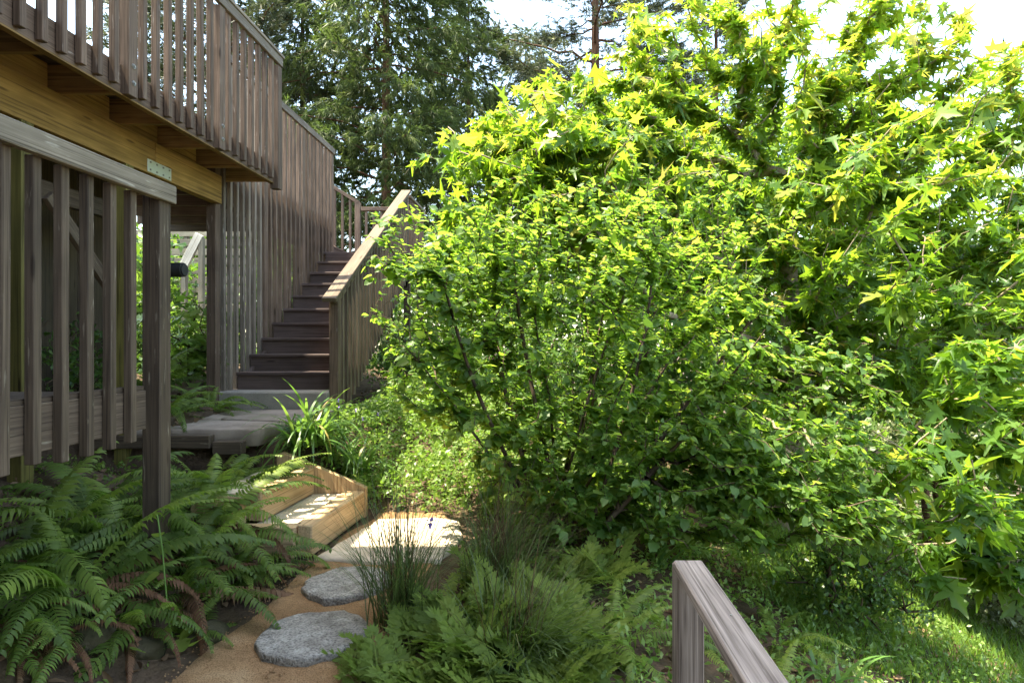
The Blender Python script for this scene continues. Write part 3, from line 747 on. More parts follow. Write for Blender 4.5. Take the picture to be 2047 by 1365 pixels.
# ------------------------------------------------------------------ maple tree on the right
base = np.array([2.75, 7.0, zgf(2.75, 7.0)])
fork = np.array([2.85, 6.7, 1.75])
tr = [base + (fork - base) * s + np.array([.12 * math.sin(s * 5), .1 * math.sin(s * 4), 0]) for s in np.linspace(0, 1, 22)]
tips = np.vstack([ell(430, (2.2, 6.2, 1.2), (3.0, 1.9, 2.0), .35), ell(150, (-.1, 6.0, 1.5), (1.3, 1.1, .9), .2),
                  ell(150, (3.2, 5.4, -.7), (1.7, 1.4, 1.2), .2), ell(120, (4.4, 5.6, .4), (1.5, 1.6, 1.3), .2),
                  ell(60, (1.0, 6.8, 3.0), (.55, .6, 1.0), .1), ell(70, (2.0, 6.6, 3.2), (.7, .6, 1.1), .1), ell(90, (3.0, 6.3, 3.3), (.95, .7, 1.1), .1),
                  ell(60, (4.05, 6.4, 2.9), (.42, .5, .9), .1), ell(70, (5.0, 6.5, 2.3), (.5, .7, 1.0), .1),
                  ell(60, (2.6, 4.0, -.9), (.7, .6, .7), .1), ell(70, (3.3, 4.2, -.5), (.6, .7, .8), .1), ell(50, (1.6, 7.6, -.4), (1.5, .8, 1.0), .2),
                  ell(80, (-.2, 6.1, 1.85), (.8, .6, .5), .1), ell(70, (.7, 6.1, 1.9), (.8, .6, .55), .1), ell(90, (2.5, 5.9, .9), (.9, .5, .9), .1), ell(80, (.35, 6.3, 2.45), (.95, .5, .5), .1), ell(150, (2.5, 7.1, .8), (1.8, .6, 1.4), .1), ell(60, (4.3, 4.9, -1.5), (.9, .8, .5), .1), ell(170, (4.6, 6.2, 1.2), (1.4, .6, 1.3), .1), ell(60, (3.4, 6.2, 2.1), (.8, .5, .7), .1), ell(80, (3.0, 4.9, -1.55), (.8, .6, .45), .1), ell(60, (3.5, 4.6, -1.9), (.6, .5, .35), .1)])
gl = tips[:, 2] > zg(tips[:, 0], tips[:, 1]) + .5
shaft = (np.abs(tips[:, 0] - (3.1 - (tips[:, 2] + 2.4) / 2.85)) < .45) & (tips[:, 1] > 3.9) & (tips[:, 1] < 6.0)   # a gap the sun falls through
tips = tips[gl & ~shaft & (tips[:, 1] > 3.2)]
P, par, D, rad, tn = grow([tr], tips, step=.17, bf=.22, r_tip=.0042, expo=.46, bend=.3, wob=.025)
mt = thing('maple_tree', 'bright green maple with deeply lobed leaves filling the right side', 'tree', base.tolist())
V, F = tubes(P - base, par, D, rad, 6)
obj('branches', mesh_np('branches', V, F, M['maplebark'], smooth=True), mt)
pos, B, sc_ = leaves_on(P, par, D, tn, 19, 6, .6, .32, .45, .10)
tint = np.clip(rng.normal(.45, .2, len(pos)) + .08 * (pos[:, 2] - 1.0), 0, .97)
tint[rng.random(len(pos)) < .012] = 1.0
kk = rng.integers(0, 3, len(pos))
for i, tp_ in enumerate((MAPLE, MAPLE_B, MAPLE_C)):
    q = kk == i; split_leaves(mt, tp_, M['maple'], pos[q], B[q], sc_[q], tint[q], 100, base, MAPLE_S[i])
print('maple leaves', len(pos), 'nodes', len(P))

# ------------------------------------------------------------------ conifers
def needle_template(n, L, wd, spread, seed, droop=0):
    r_ = np.random.default_rng(seed); V_, F_ = [], []
    for i in range(n):
        t = r_.random(); d = norm(np.array([r_.normal(0, spread), 1.0, r_.normal(0, spread) - droop]))
        s = norm(np.cross(d, r_.normal(0, 1, 3))); b0 = np.array([0, t * .6, 0]) ; e = b0 + d * L * r_.uniform(.7, 1.2)
        m_ = (b0 + e) / 2; k = len(V_); V_ += [b0 + s * wd * 1.15, b0 - s * wd * 1.15, e]; F_ += [(k, k + 1, k + 2)]
    return np.array(V_), np.array(F_)
SPRAY = needle_template(24, .40, .022, .6, 1, .25)
TUFT = needle_template(16, .42, .022, .75, 2)

def conifer(name, label, x, y, top, zlo, rad_, nb, tpl, mat, r0, sc0, seed, tipdroop=.35, per=34, group=None, lean=(0, 0), clear=0.0):
    global rng
    rng = np.random.default_rng(seed)
    b = np.array([x, y, zgf(x, y)])
    h = top - b[2]
    tp = np.array([b + np.array([lean[0] * s * h, lean[1] * s * h, h * s]) for s in np.linspace(0, 1, 24)])
    t = thing(name, label, 'tree', b.tolist(), group)
    dd = np.repeat(norm((tp[-1] - tp[0])[None]), 24, 0)
    V, F = tubes(tp - b, np.arange(-1, 23), dd, r0 * (1 - np.linspace(0, .93, 24)), 10)
    obj('trunk', mesh_np('trunk', V, F, M['conbark'], smooth=True), t)
    BP, Bpar, BD, Br = [], [], [], []; pos, ydir = [], []
    for k in range(nb):
        z = zlo + (top - zlo) * ((k + rng.random()) / nb) ** 1.0
        s = (z - b[2]) / h; o0 = b + np.array([lean[0] * s * h, lean[1] * s * h, z - b[2]])
        a = k * 2.4 + rng.normal(0, .4); L = rad_ * min(1, (1.08 - s) * 1.9) * rng.uniform(.6, 1.15)
        d = np.array([math.cos(a), math.sin(a), rng.uniform(.0, .35)]); prev = -1; m = 9
        for i in range(m + 1):
            q = i / m
            p = o0 + d * L * q + np.array([0, 0, -tipdroop * L * q * q * .6]) + rng.normal(0, .05, 3) * (i > 0)
            BP.append(p); Bpar.append(prev if prev >= 0 else -1); prev = len(BP) - 1
            BD.append(norm(d + np.array([0, 0, -tipdroop * q * 1.2]))); Br.append(.045 * (r0 / .25) * (1 - .85 * q) * L / rad_)
        mm = int(per * L / rad_)
        for _ in range(mm):
            q = clear + (1 - clear) * rng.random() ** .7
            p = o0 + d * L * q + np.array([0, 0, -tipdroop * L * q * q * .6]); wid = .32 * L * (1.05 - q) + .18
            lat = np.array([-math.sin(a), math.cos(a), 0]) * rng.normal(0, wid * .6)
            pos.append(p + lat + rng.normal(0, .12, 3)); ydir.append(norm(d * .6 + lat * .8 + np.array([0, 0, -tipdroop * .9]) + rng.normal(0, .35, 3)))
    BP = np.array(BP); Bpar = np.array(Bpar); V, F = tubes(BP - b, Bpar, np.array(BD), np.array(Br), 4)
    obj('branches', mesh_np('branches', V, F, M['conbark'], smooth=True), t)
    pos = np.array(pos); ydir = np.array(ydir)
    B = basis(ydir, rng.normal(0, .4, pos.shape) + np.array([0, 0, 1.0])); sc_ = sc0 * rng.uniform(.6, 1.3, len(pos))
    V, F = scatter(*tpl, B, pos - b, sc_)
    tint = np.clip(rng.normal(.4, .22, len(pos)), 0, 1)
    o = obj('crown', mesh_np('crown', V, F, mat, np.repeat(tint, len(tpl[1]))), t); o['kind'] = 'stuff'
    return t

conifer('redwood_tree', 'dark green redwood with drooping sprays standing behind the stairs', -5.3, 20, 19.5, .5, 3.6, 150, SPRAY, M['redwood'], .22, .62, 3, .45, 75)
conifer('redwood_tree', 'paler feathery conifer between the redwood and the tall pine', -3.2, 25, 15.5, 1.5, 2.9, 110, SPRAY, M['redwood'], .2, .62, 5, .3, 70)
conifer('pine_tree', 'tall open pine with a bare trunk rising behind the maple', 2.25, 27, 24, 6.5, 5.2, 60, TUFT, M['pine'], .42, .62, 8, .1, 190, clear=.15)
conifer('pine_tree', 'dark pine whose boughs reach over the raised deck railing', -11.6, 22, 20, 6.0, 5.0, 70, TUFT, M['pine'], .4, .60, 12, .1, 150, clear=.15)
conifer('pine_tree', 'bluish pine half hidden behind the top of the maple', 7.4, 26, 17, 4.0, 3.4, 60, TUFT, M['pine'], .3, .6, 15, .15, 100, clear=.1)
conifer('redwood_tree', 'dark conifer behind the end of the deck railing left of the redwood', -9.3, 23, 17.5, 1.0, 3.2, 110, SPRAY, M['redwood'], .2, .64, 21, .4, 70)
conifer('redwood_tree', 'dim conifer at the back between the redwood and the maple top', -1.0, 30, 15.5, 2.0, 3.2, 90, SPRAY, M['redwood'], .2, .75, 22, .35, 60)
rng = np.random.default_rng(99)

# ------------------------------------------------------------------ broadleaf background trees and shrubs
def clump_template(n, seed, tpl, size=.5):
    r_ = np.random.default_rng(seed); tv, tf = tpl
    y = norm(r_.normal(0, 1, (n, 3)) + np.array([0, .8, -.2])); nn = norm(r_.normal(0, .5, (n, 3)) + np.array([0, 0, 1.]))
    return scatter(tv, tf, basis(y, nn), r_.normal(0, .3, (n, 3)), np.full(n, size))
CL = clump_template(6, 4, SMALL, .55)
def bush(name, label, cat, c, r, ntip, mat, leaf, per, seed, bark='bark', group=None, tpl=None, r_tip=.004):
    global rng
    rng = np.random.default_rng(seed)
    b = np.array([c[0], c[1], zgf(c[0], c[1])])
    tips = ell(ntip, c, r, .35); tips = tips[tips[:, 2] > zg(tips[:, 0], tips[:, 1]) + .08]
    top = max(c[2] - r[2] * .3, b[2] + .15)
    tr_ = [[b + np.array([.12 * k * (j / 6), .05 * k * (j / 6), (top - b[2]) * j / 6]) for j in range(7)] for k in (-1, 0, 1)]
    P, par, D, rad, tn = grow(tr_, tips, step=.25, bf=.3, r_tip=r_tip, expo=.45)
    t = thing(name, label, cat, b.tolist(), group)
    V, F = tubes(P - b, par, D, rad, 4); obj('trunk' if cat == 'tree' else 'stems', mesh_np('stems', V, F, M[bark], smooth=True), t)
    pos, B, sc_ = leaves_on(P, par, D, tn, per, 3, .7, .2, .5, leaf)
    pos = pos + rng.normal(0, leaf * .9, pos.shape)
    V, F = scatter(*(tpl or CL), B, pos - b, sc_); tint = np.clip(rng.normal(.45, .22, len(pos)), 0, 1)
    o = obj('crown', mesh_np('crown', V, F, M[mat], np.repeat(tint, len((tpl or CL)[1]))), t); o['kind'] = 'stuff'
    return t

bush('broadleaf_tree', 'dark leafy tree behind the handrail of the stairs', 'tree', (-1.6, 13.5, 1.3), (2.0, 1.6, 1.8), 260, 'bush', .22, 8, 31)
bush('broadleaf_tree', 'leafy tree filling the gap behind the centre of the maple', 'tree', (2.0, 13.0, .2), (3.2, 2.0, 2.3), 420, 'bush', .24, 8, 32)
bush('broadleaf_tree', 'leafy tree low behind the right half of the maple', 'tree', (6.6, 12.0, -.5), (3.0, 2.2, 2.6), 420, 'bush', .24, 8, 33)
bush('broadleaf_tree', 'yellowish tree at the right edge below the sky', 'tree', (9.6, 11.0, .9), (2.4, 2.0, 2.6), 360, 'bush', .22, 8, 34)
bush('broadleaf_tree', 'tall green tree directly behind the maple fork', 'tree', (2.0, 12.0, 2.9), (2.3, 1.5, 2.1), 420, 'maple', .26, 9, 47)
bush('broadleaf_tree', 'tall green tree behind the right half of the maple crown', 'tree', (5.4, 12.0, 2.6), (2.3, 1.5, 2.3), 420, 'maple', .26, 9, 48)
bush('slope_shrub', 'small leafy shrub at the upper edge of the lawn', 'shrub', (2.05, 3.95, zgf(2.05, 3.95) + .3), (.5, .4, .34), 110, 'bush', .06, 8, 49)
bush('olive_shrub', 'grey green sunlit shrub at the right edge of the slope', 'shrub', (4.5, 5.8, -2.45), (.85, .9, .95), 260, 'olive', .085, 8, 35)
bush('olive_shrub', 'second pale shrub behind the trunks low on the right', 'shrub', (5.6, 8.6, -2.3), (1.8, 1.1, 1.4), 300, 'olive', .11, 8, 36)
bush('shade_shrub', 'dark shrub in the shade under the picket handrail', 'shrub', (-1.75, 8.2, -.25), (.62, .7, .55), 170, 'bush', .075, 8, 37)
bush('slope_shrub', 'low leafy shrub behind the stems of the big shrub', 'shrub', (.3, 7.2, -.6), (1.3, .8, .7), 240, 'bush', .10, 8, 38)
bush('slope_shrub', 'rounded leafy shrub on the slope right of the big shrub', 'shrub', (3.4, 9.0, -2.2), (1.8, 1.0, 1.2), 280, 'bush', .12, 8, 39)
bush('slope_shrub', 'bright bush behind the ferns at the landing posts', 'shrub', (-.6, 9.4, -.2), (1.0, .9, .8), 200, 'bush', .10, 8, 40)
bush('leafy_plant', 'bright big leaved plant lit under the raised deck', 'plant', (-4.1, 6.9, .10), (.45, .5, .55), 60, 'lush', .13, 5, 41, tpl=MAPLE)
bush('leafy_plant', 'low bright plant in front of the far pale fence', 'plant', (-5.2, 8.6, -.1), (.7, .7, .6), 90, 'lush', .12, 6, 42)
bush('slope_shrub', 'shaded shrub behind the deck supports on the left', 'shrub', (-4.4, 5.4, -.3), (.5, .7, .6), 110, 'bush', .09, 7, 43)
bush('broadleaf_tree', 'dark tree mass behind the house under the raised deck', 'tree', (-9.5, 12.0, .3), (2.6, 2.0, 2.2), 380, 'bush', .24, 9, 44)
bush('broadleaf_tree', 'dark tree seen between the lower balusters', 'tree', (-6.6, 8.2, .2), (1.3, 1.5, 1.6), 300, 'bush', .16, 9, 45)
bush('broadleaf_tree', 'tall tree behind the far pale fence under the deck', 'tree', (-9.0, 17.0, 1.8), (2.8, 2.0, 2.6), 360, 'bush', .3, 9, 46)
rng = np.random.default_rng(5)

# slim bare trunks low on the right
def pole_tree(x, y, h, r_, lab, lean):
    b = np.array([x, y, zgf(x, y) - .1])
    pts = np.array([b + np.array([lean[0] * s + .03 * math.sin(s * 7), lean[1] * s, h * s]) for s in np.linspace(0, 1, 14)])
    dd = norm(np.gradient(pts, axis=0)); V, F = tubes(pts - b, np.arange(-1, 13), dd, r_ * (1 - np.linspace(0, .4, 14)), 9)
    t = thing('slim_tree', lab, 'tree', b.tolist(), 'slim trunks on the lower slope')
    obj('trunk', mesh_np('trunk', V, F, M['conbark'], smooth=True), t)
    top = pts[-1]
    tips = ell(70, top + np.array([0, 0, .2]), (.9, .8, .7), .2)
    P, par, D, rad, tn = grow([pts[-4:].tolist()], tips, step=.15, bf=.3, r_tip=.003)
    V, F = tubes(P - b, par, D, rad, 4); obj('branches', mesh_np('branches', V, F, M['bark']), t)
    pos, B, sc_ = leaves_on(P, par, D, tn, 7, 4, .6, .3, .45, .10)
    V, F = scatter(*MAPLE_S[0], B, pos - b, sc_); o = obj('crown', mesh_np('crown', V, F, M['maple'], np.repeat(np.clip(rng.normal(.4, .2, len(pos)), 0, .95), len(MAPLE_S[0][1]))), t); o['kind'] = 'stuff'
pole_tree(4.35, 6.9, 2.3, .055, 'slim brown trunk standing left on the lower slope', (.1, .1))
pole_tree(4.62, 6.9, 2.5, .06, 'slim leaning brown trunk beside the first on the lower slope', (-.18, .1))
pole_tree(4.35, 5.0, 1.9, .05, 'slim brown trunk in the bottom right corner', (.12, .0))
lp = np.array([(3.62 + .1 * i, 6.5 - .06 * i, zgf(3.62 + .1 * i, 6.5 - .06 * i) + .05 + .012 * math.sin(i * 2)) for i in range(6)])
V, F = tubes(lp - lp[0], np.arange(-1, 5), norm(np.gradient(lp, axis=0)), np.array([.05, .08, .085, .08, .075, .05]), 9)
tag(obj('fallen_log', mesh_np('fallen_log', V, F, M['bark'], smooth=True), loc=lp[0].tolist()), 'dark fallen log lying on the grassy slope', 'log')

# ------------------------------------------------------------------ ferns
def frond_mesh(name, L, th0, th1, npair, W, mat, seed, curl=0.0):
    r_ = random.Random(seed); V, F, tint = [], [], []
    n = 22; p = Vector((0, 0, 0)); pts = [p.copy()]; tg = []
    side = r_.uniform(-.25, .25)
    for i in range(n):
        s = i / n; th = th0 + (th1 - th0) * s ** 1.15; d = Vector((math.cos(th), side * s, math.sin(th))).normalized()
        tg.append(d); p = p + d * L / n; pts.append(p.copy())
    tg.append(tg[-1])
    def at(s):
        f = s * n; i = min(int(f), n - 1); return pts[i].lerp(pts[i + 1], f - i), tg[i]
    for i in range(n):   # rachis
        r0 = .0035 * (1 - .8 * i / n); k = len(V); u = Vector((0, 1, 0)); v = tg[i].cross(u).normalized()
        a, b = pts[i], pts[i + 1]
        V += [a + u * r0, a - u * r0, b - u * r0, b + u * r0]; F += [(k, k + 1, k + 2), (k, k + 2, k + 3)]; tint += [.9, .9]
    tn_ = r_.uniform(.1, .9)
    for j in range(npair):
        s = .12 + .87 * j / (npair - 1); q, t = at(s)
        wl = W * min(1, .45 + (s - .12) * 2.6) * max(.06, (1 - s)) ** .5 * 1.25
        nrm = Vector((0, 1, 0)).cross(t) * -1; nrm.normalize()
        for sd in (-1, 1):
            if r_.random() < .03: continue
            d = (Vector((0, sd, 0)) + t * (.28 + .5 * s) + Vector((0, 0, -.16 - curl)) + Vector((r_.gauss(0, .07), 0, r_.gauss(0, .10)))).normalized()
            wdt = max(.006, L / npair * .42); wv = (t - d * t.dot(d)).normalized(); up = nrm * .004
            l = wl * r_.uniform(.85, 1.08); k = len(V)
            tip = q + d * l + Vector((0, 0, -(.18 + curl) * l))
            V += [q - wv * wdt * .4, q + wv * wdt * .9, q + d * l * .35 + wv * wdt * 1.0 + up, q + d * l * .72 + wv * wdt * .65, tip,
                  q + d * l * .72 - wv * wdt * .55 - up, q + d * l * .35 - wv * wdt * .8]
            F += [(k, k + 1, k + 2), (k, k + 2, k + 6), (k + 6, k + 2, k + 3), (k + 6, k + 3, k + 5), (k + 5, k + 3, k + 4)]
            tt = min(1, max(0, tn_ + r_.gauss(0, .12))); tint += [tt] * 5
    return mesh_np(name, np.array([tuple(v) for v in V]), np.array(F), mat, np.array(tint))
FR = [frond_mesh('frond', 1.0, R(a0), R(a1), 34, .11, M['fern'], 100 + i, curl=.12 * (i % 3)) for i, (a0, a1) in enumerate([(50, -30), (40, -38), (32, -30), (24, -28), (60, -12), (46, -55), (36, -16), (20, -45), (52, -62)])]
FD = [frond_mesh('frond', 1.0, R(a0), R(a1), 28, .085, M['deadfern'], 200 + i, curl=.5) for i, (a0, a1) in enumerate([(35, -70), (20, -60), (5, -45)])]

def fern(x, y, size, nf, label, nd=0, group=None, z=None, tilt=0, arc=None, seed=None):
    r_ = random.Random(seed if seed is not None else int((x * 31 + y * 17) * 100))
    zz = zgf(x, y) - .02 if z is None else z
    t = thing('sword_fern', label, 'fern', (x, y, zz), group)
    for k in range(nf + nd):
        dead = k >= nf
        a = (arc[0] + (arc[1] - arc[0]) * r_.random()) if arc else (k / max(nf, 1) * 2 * math.pi + r_.gauss(0, .3))
        me = r_.choice(FD if dead else FR)
        s = size * r_.uniform(.7, 1.12) * (.85 if dead else 1)
        m = Matrix.Translation((.03 * math.cos(a), .03 * math.sin(a), 0)) @ Matrix.Rotation(a, 4, 'Z') @ Matrix.Rotation(r_.gauss(0, .12), 4, 'Y') @ Matrix.Rotation(r_.gauss(0, .25), 4, 'X') @ Matrix.Scale(s, 4)
        o = obj('frond', me, t, mat4=m)
        if dead: o['label'] = 'brown withered frond'
    return t
GB = 'ferns below the lower railing'
for (x, y, s, nf, nd, lab) in [
        (-2.10, 2.62, .85, 18, 7, 'large sword fern directly below the middle of the lower railing'),
        (-1.84, 2.95, .80, 16, 6, 'sword fern at the foot of the lower railing post'),
        (-2.45, 2.78, .85, 16, 2, 'sword fern under the lower deck left of the post'),
        (-2.28, 3.25, .85, 16, 0, 'sword fern behind the lower railing post'),
        (-2.02, 3.48, .80, 22, 1, 'sword fern between the railing post and the timber steps'),
        (-2.50, 2.35, .78, 12, 6, 'sword fern at the left edge of the picture below the balusters'),
        (-2.12, 3.95, .80, 18, 0, 'sword fern arching over the upper timber step'),
        (-1.68, 3.05, .60, 13, 3, 'sword fern leaning to the path left of the far round stone'),
        (-2.62, 3.5, .85, 14, 0, 'sword fern deep under the rim board of the lower deck'),
        (-2.40, 4.25, .72, 20, 0, 'sword fern in front of the landing edging timber')]:
    fern(x, y, s, nf, lab, nd, GB)
fern(-1.93, 2.50, .50, 8, 'sword fern with purplish brown fronds hanging over the edging rocks', 5, seed=3)
fern(-1.67, 2.72, .42, 8, 'small bright fern hanging to the path beside the fringed leaves', 1, seed=9)
fern(-2.16, 2.28, .50, 13, 'bright fern in the bottom left corner', 4, seed=11)
fern(-1.98, 2.40, .42, 6, 'half withered fern above the mossy rocks at the bottom', 8, seed=19)
fern(-1.70, 3.32, .52, 15, 'fern spilling over the end of the timber steps', 1, seed=14)
for (x, y, s, nf, lab) in [(-3.22, 5.05, .66, 16, 'front fern beside the landing left of the concrete step'),
                           (-3.50, 5.5, .75, 16, 'tall fern left of the first post of the stair screen'),
                           (-3.15, 5.62, .55, 14, 'small fern drooping over the left end of the concrete step'),
                           (-3.75, 4.9, .65, 13, 'fern half hidden behind the lower railing post at landing height')]:
    fern(x, y, s, nf, lab, 0, 'ferns beside the stair foot', z=-.66)
fern(-3.95, 5.9, .8, 14, 'large fern behind the others under the raised deck', 0)
fern(-1.52, 6.7, .62, 13, 'sunlit fern right of the stair foot with yellow green fronds', 1)
fern(-1.15, 6.35, .55, 12, 'sunlit fern in the middle of the bright groundcover', 2)
fern(-1.75, 7.3, .55, 11, 'fern in light shade under the picket handrail', 0)
fern(.28, 2.75, .55, 14, 'dark fern left of the silvery post at the bottom', 0)
fern(.62, 3.0, .50, 13, 'fern directly behind the silvery post', 0)
fern(1.25, 3.25, .48, 12, 'fern right of the silvery handrail in half shade', 0)
fern(1.55, 3.9, .50, 12, 'sunlit yellow green fern on the slope under the shrub', 0)
fern(.95, 2.55, .45, 11, 'dark fern at the bottom edge right of the handrail', 0)

fern(-2.02, 2.34, .46, 4, 'withered red brown fern hanging over the rocks at the bottom left', 10, arc=(-2.6, -.6), seed=23)
fern(-1.80, 2.62, .44, 5, 'fern with curled brown fronds above the fringed leaves', 6, arc=(-2.4, -.2), seed=27)

# ------------------------------------------------------------------ lacy ground plants (bottom centre)
def lacy_mesh(seed):
    r_ = random.Random(seed); V, F, tint = [], [], []
    def leaflet(q, d, l, wd, t):
        d = Vector(d).normalized(); s = Vector((-d.y, d.x, 0)).normalized() * wd; k = len(V); z = Vector((0, 0, r_.uniform(-.01, .01)))
        V.extend([q, q + d * l * .45 + s + z, q + d * l, q + d * l * .45 - s - z]); F.extend([(k, k + 3, k + 1), (k + 1, k + 3, k + 2)]); tint.extend([t, t])
    tb = r_.uniform(.3, .7)
    n = 6
    for i in range(n):                               # side branches of the leaf, each cut into fingers
        s = .30 + .70 * i / n; q = Vector((s, 0, .18 * math.sin(s * 2.6) - .22 * s * s))
        for sd in (-1, 1):
            a = sd * R(62 - 22 * s); L = .40 * (1.12 - s) + .05; d = Vector((math.cos(a), math.sin(a), -.12))
            for j in range(4):
                u = .25 + .75 * j / 4; p = q + d * L * u
                for s2 in (-1, 1):
                    b = a + s2 * R(42); leaflet(p, (math.cos(b), math.sin(b), -.15), L * .50 * (1.2 - u), .026, min(1, max(0, tb + r_.gauss(0, .1))))
            leaflet(q + d * L * .1, d, L * 1.15, .026, tb)
    q = Vector((1.0, 0, .18 * math.sin(2.6) - .22))
    for a in (-.7, -.3, 0, .3, .7): leaflet(q - Vector((.05, 0, 0)), (math.cos(a), math.sin(a), -.2), .2, .03, tb)
    m = 8
    for i in range(m):
        s0, s1 = i / m, (i + 1) / m; f = lambda s: Vector((s, 0, .18 * math.sin(s * 2.6) - .22 * s * s)); u = Vector((0, .007, 0)); k = len(V)
        V.extend([f(s0) + u, f(s0) - u, f(s1) - u, f(s1) + u]); F.extend([(k, k + 1, k + 2), (k, k + 2, k + 3)]); tint.extend([.6, .6])
    return mesh_np('lacy_leaf', np.array([tuple(v) for v in V]), np.array(F), M['lace'], np.array(tint))
LACY = [lacy_mesh(i) for i in range(5)]
def lacy(x, y, size, n, label, group=None, seed=0):
    r_ = random.Random(seed); t = thing('lacy_plant', label, 'plant', (x, y, zgf(x, y) - .02), group)
    for k in range(n):
        a = r_.uniform(0, 2 * math.pi); el = r_.uniform(.15, .95); s = size * r_.uniform(.7, 1.15)
        m = Matrix.Translation((r_.gauss(0, .06), r_.gauss(0, .06), 0)) @ Matrix.Rotation(a, 4, 'Z') @ Matrix.Rotation(-el, 4, 'Y') @ Matrix.Rotation(r_.gauss(0, .3), 4, 'X') @ Matrix.Scale(s, 4)
        obj('leaf', r_.choice(LACY), t, mat4=m)
k = 0
for (x, y, s, n, LL) in [(-.50, 2.55, .34, 20, 'lacy plant just right of the upright rush clump'), (-.28, 2.42, .36, 22, 'lacy plant at the bottom centre right of the near stone'),
                         (-.02, 2.48, .38, 22, 'broad lacy plant midway between path and silvery post'), (-.38, 2.85, .36, 20, 'lacy plant behind the upright rush clump'),
                         (-.08, 2.85, .40, 22, 'largest lacy plant in the middle of the shaded mass'), (.18, 2.62, .36, 20, 'lacy plant nearest the left side of the silvery post'),
                         (-.22, 3.15, .36, 18, 'lacy plant under the arching rush clump'), (.10, 3.15, .36, 18, 'lacy plant at the foot of the big shrub'),
                         (-.62, 2.30, .30, 15, 'low lacy plant at the path edge by the near stone'), (.05, 2.25, .34, 18, 'lacy plant cut by the bottom edge left of the post'),
                         (-.30, 2.15, .32, 18, 'lacy plant cut by the bottom edge near the path'), (.30, 3.35, .34, 14, 'lacy plant in shade right of the shrub stems')]:
    k += 1; lacy(x, y, s * .86, n, LL, 'lacy plants beside the path', seed=k)
lacy(-.72, 2.42, .20, 9, 'small lacy plant creeping onto the near stepping stone', seed=40)

# ------------------------------------------------------------------ blades: rush clumps, strap leaves, lawn
def blade_np(n, base, spreadr, L, wd, lean, bendv, seg=6, seed=1, dirbias=None, flat=False):
    r_ = np.random.default_rng(seed)
    b = np.column_stack([r_.normal(0, spreadr, n), r_.normal(0, spreadr, n), np.zeros(n)])
    a = r_.uniform(0, 2 * np.pi, n); out = np.column_stack([np.cos(a), np.sin(a), np.zeros(n)])
    if dirbias is not None: out = norm(out + np.array(dirbias))
    ln = np.abs(r_.normal(lean, lean * .5, n)); LL_ = L * r_.uniform(.55, 1.1, n); bd = bendv * r_.uniform(.4, 1.5, n)
    sd = np.cross(out, [0, 0, 1.0]); V = np.zeros((n, seg + 1, 2, 3))
    p = b.copy(); th = ln.copy()
    for i in range(seg + 1):
        s = i / seg; wv = (wd * (1 - s ** 2.2) + .0004)
        V[:, i, 0] = p - sd * wv; V[:, i, 1] = p + sd * wv
        th = ln + bd * s
        p = p + (out * np.sin(th)[:, None] + np.array([0, 0, 1.]) * np.cos(th)[:, None]) * (LL_ / seg)[:, None]
    idx = np.arange(n)[:, None] * (seg + 1) * 2 + np.arange(seg)[None] * 2
    F = np.stack([idx, idx + 1, idx + 3, idx + 2], -1).reshape(-1, 4)
    tint = np.repeat(np.clip(r_.normal(.45, .25, n), 0, 1), seg)
    return V.reshape(-1, 3) + np.array(base), F, tint

def rush(x, y, n, L, label, seed, lean=.3, bend=.8, dirb=None, sp=.05):
    V, F, t = blade_np(n, (0, 0, 0), sp, L, .0019, lean, bend, 7, seed, dirb)
    o = thing('rush_clump', label, 'grass', (x, y, zgf(x, y) - .01))
    m = obj('blades', mesh_np('blades', V, F, M['rush'], t), o); m['kind'] = 'stuff'
    V, F, t = blade_np(n // 6, (0, 0, 0), sp * .8, L * 1.15, .0014, lean * .6, bend * .3, 5, seed + 50, dirb)
    m = obj('seed_stalks', mesh_np('seed_stalks', V, F, M['litter'], t * .5), o); m['kind'] = 'stuff'
rush(-.68, 2.80, 300, .72, 'dark upright rush clump beside the two round stepping stones', 3, .28, .8)
rush(-.28, 3.22, 420, .64, 'arching dark rush clump in front of the sunlit slab', 5, .35, 1.2, (.6, 0, 0), .07)
rush(-.15, 2.55, 260, .6, 'loose rush blades leaning right over the lacy plants', 7, .6, 1.0, (.8, -.3, 0), .08)

def strap_clump(x, y, n, L, wd, label, seed, lean=.45, bend=1.9):
    o = thing('strap_clump', label, 'plant', (x, y, zgf(x, y)))
    for k in range(n):
        V, F, t = blade_np(1, (0, 0, 0), .07, L, wd, lean, bend, 9, seed * 100 + k)
        V[:, 2] += .0; obj('blade', mesh_np('blade', V, F, M['strap'], t, smooth=True), o)
strap_clump(-1.86, 4.70, 120, .66, .015, 'arching strap leaved clump beside the flagstone landing', 2, .6, 2.2)
strap_clump(-1.58, 4.95, 70, .6, .011, 'strap leaved clump with blue flowers right of the landing', 3)
strap_clump(.75, 3.9, 22, .45, .011, 'strap leaved tuft under the shrub near the silvery post', 4)
strap_clump(1.35, 2.9, 18, .34, .010, 'grassy tuft beside the silvery handrail', 5)

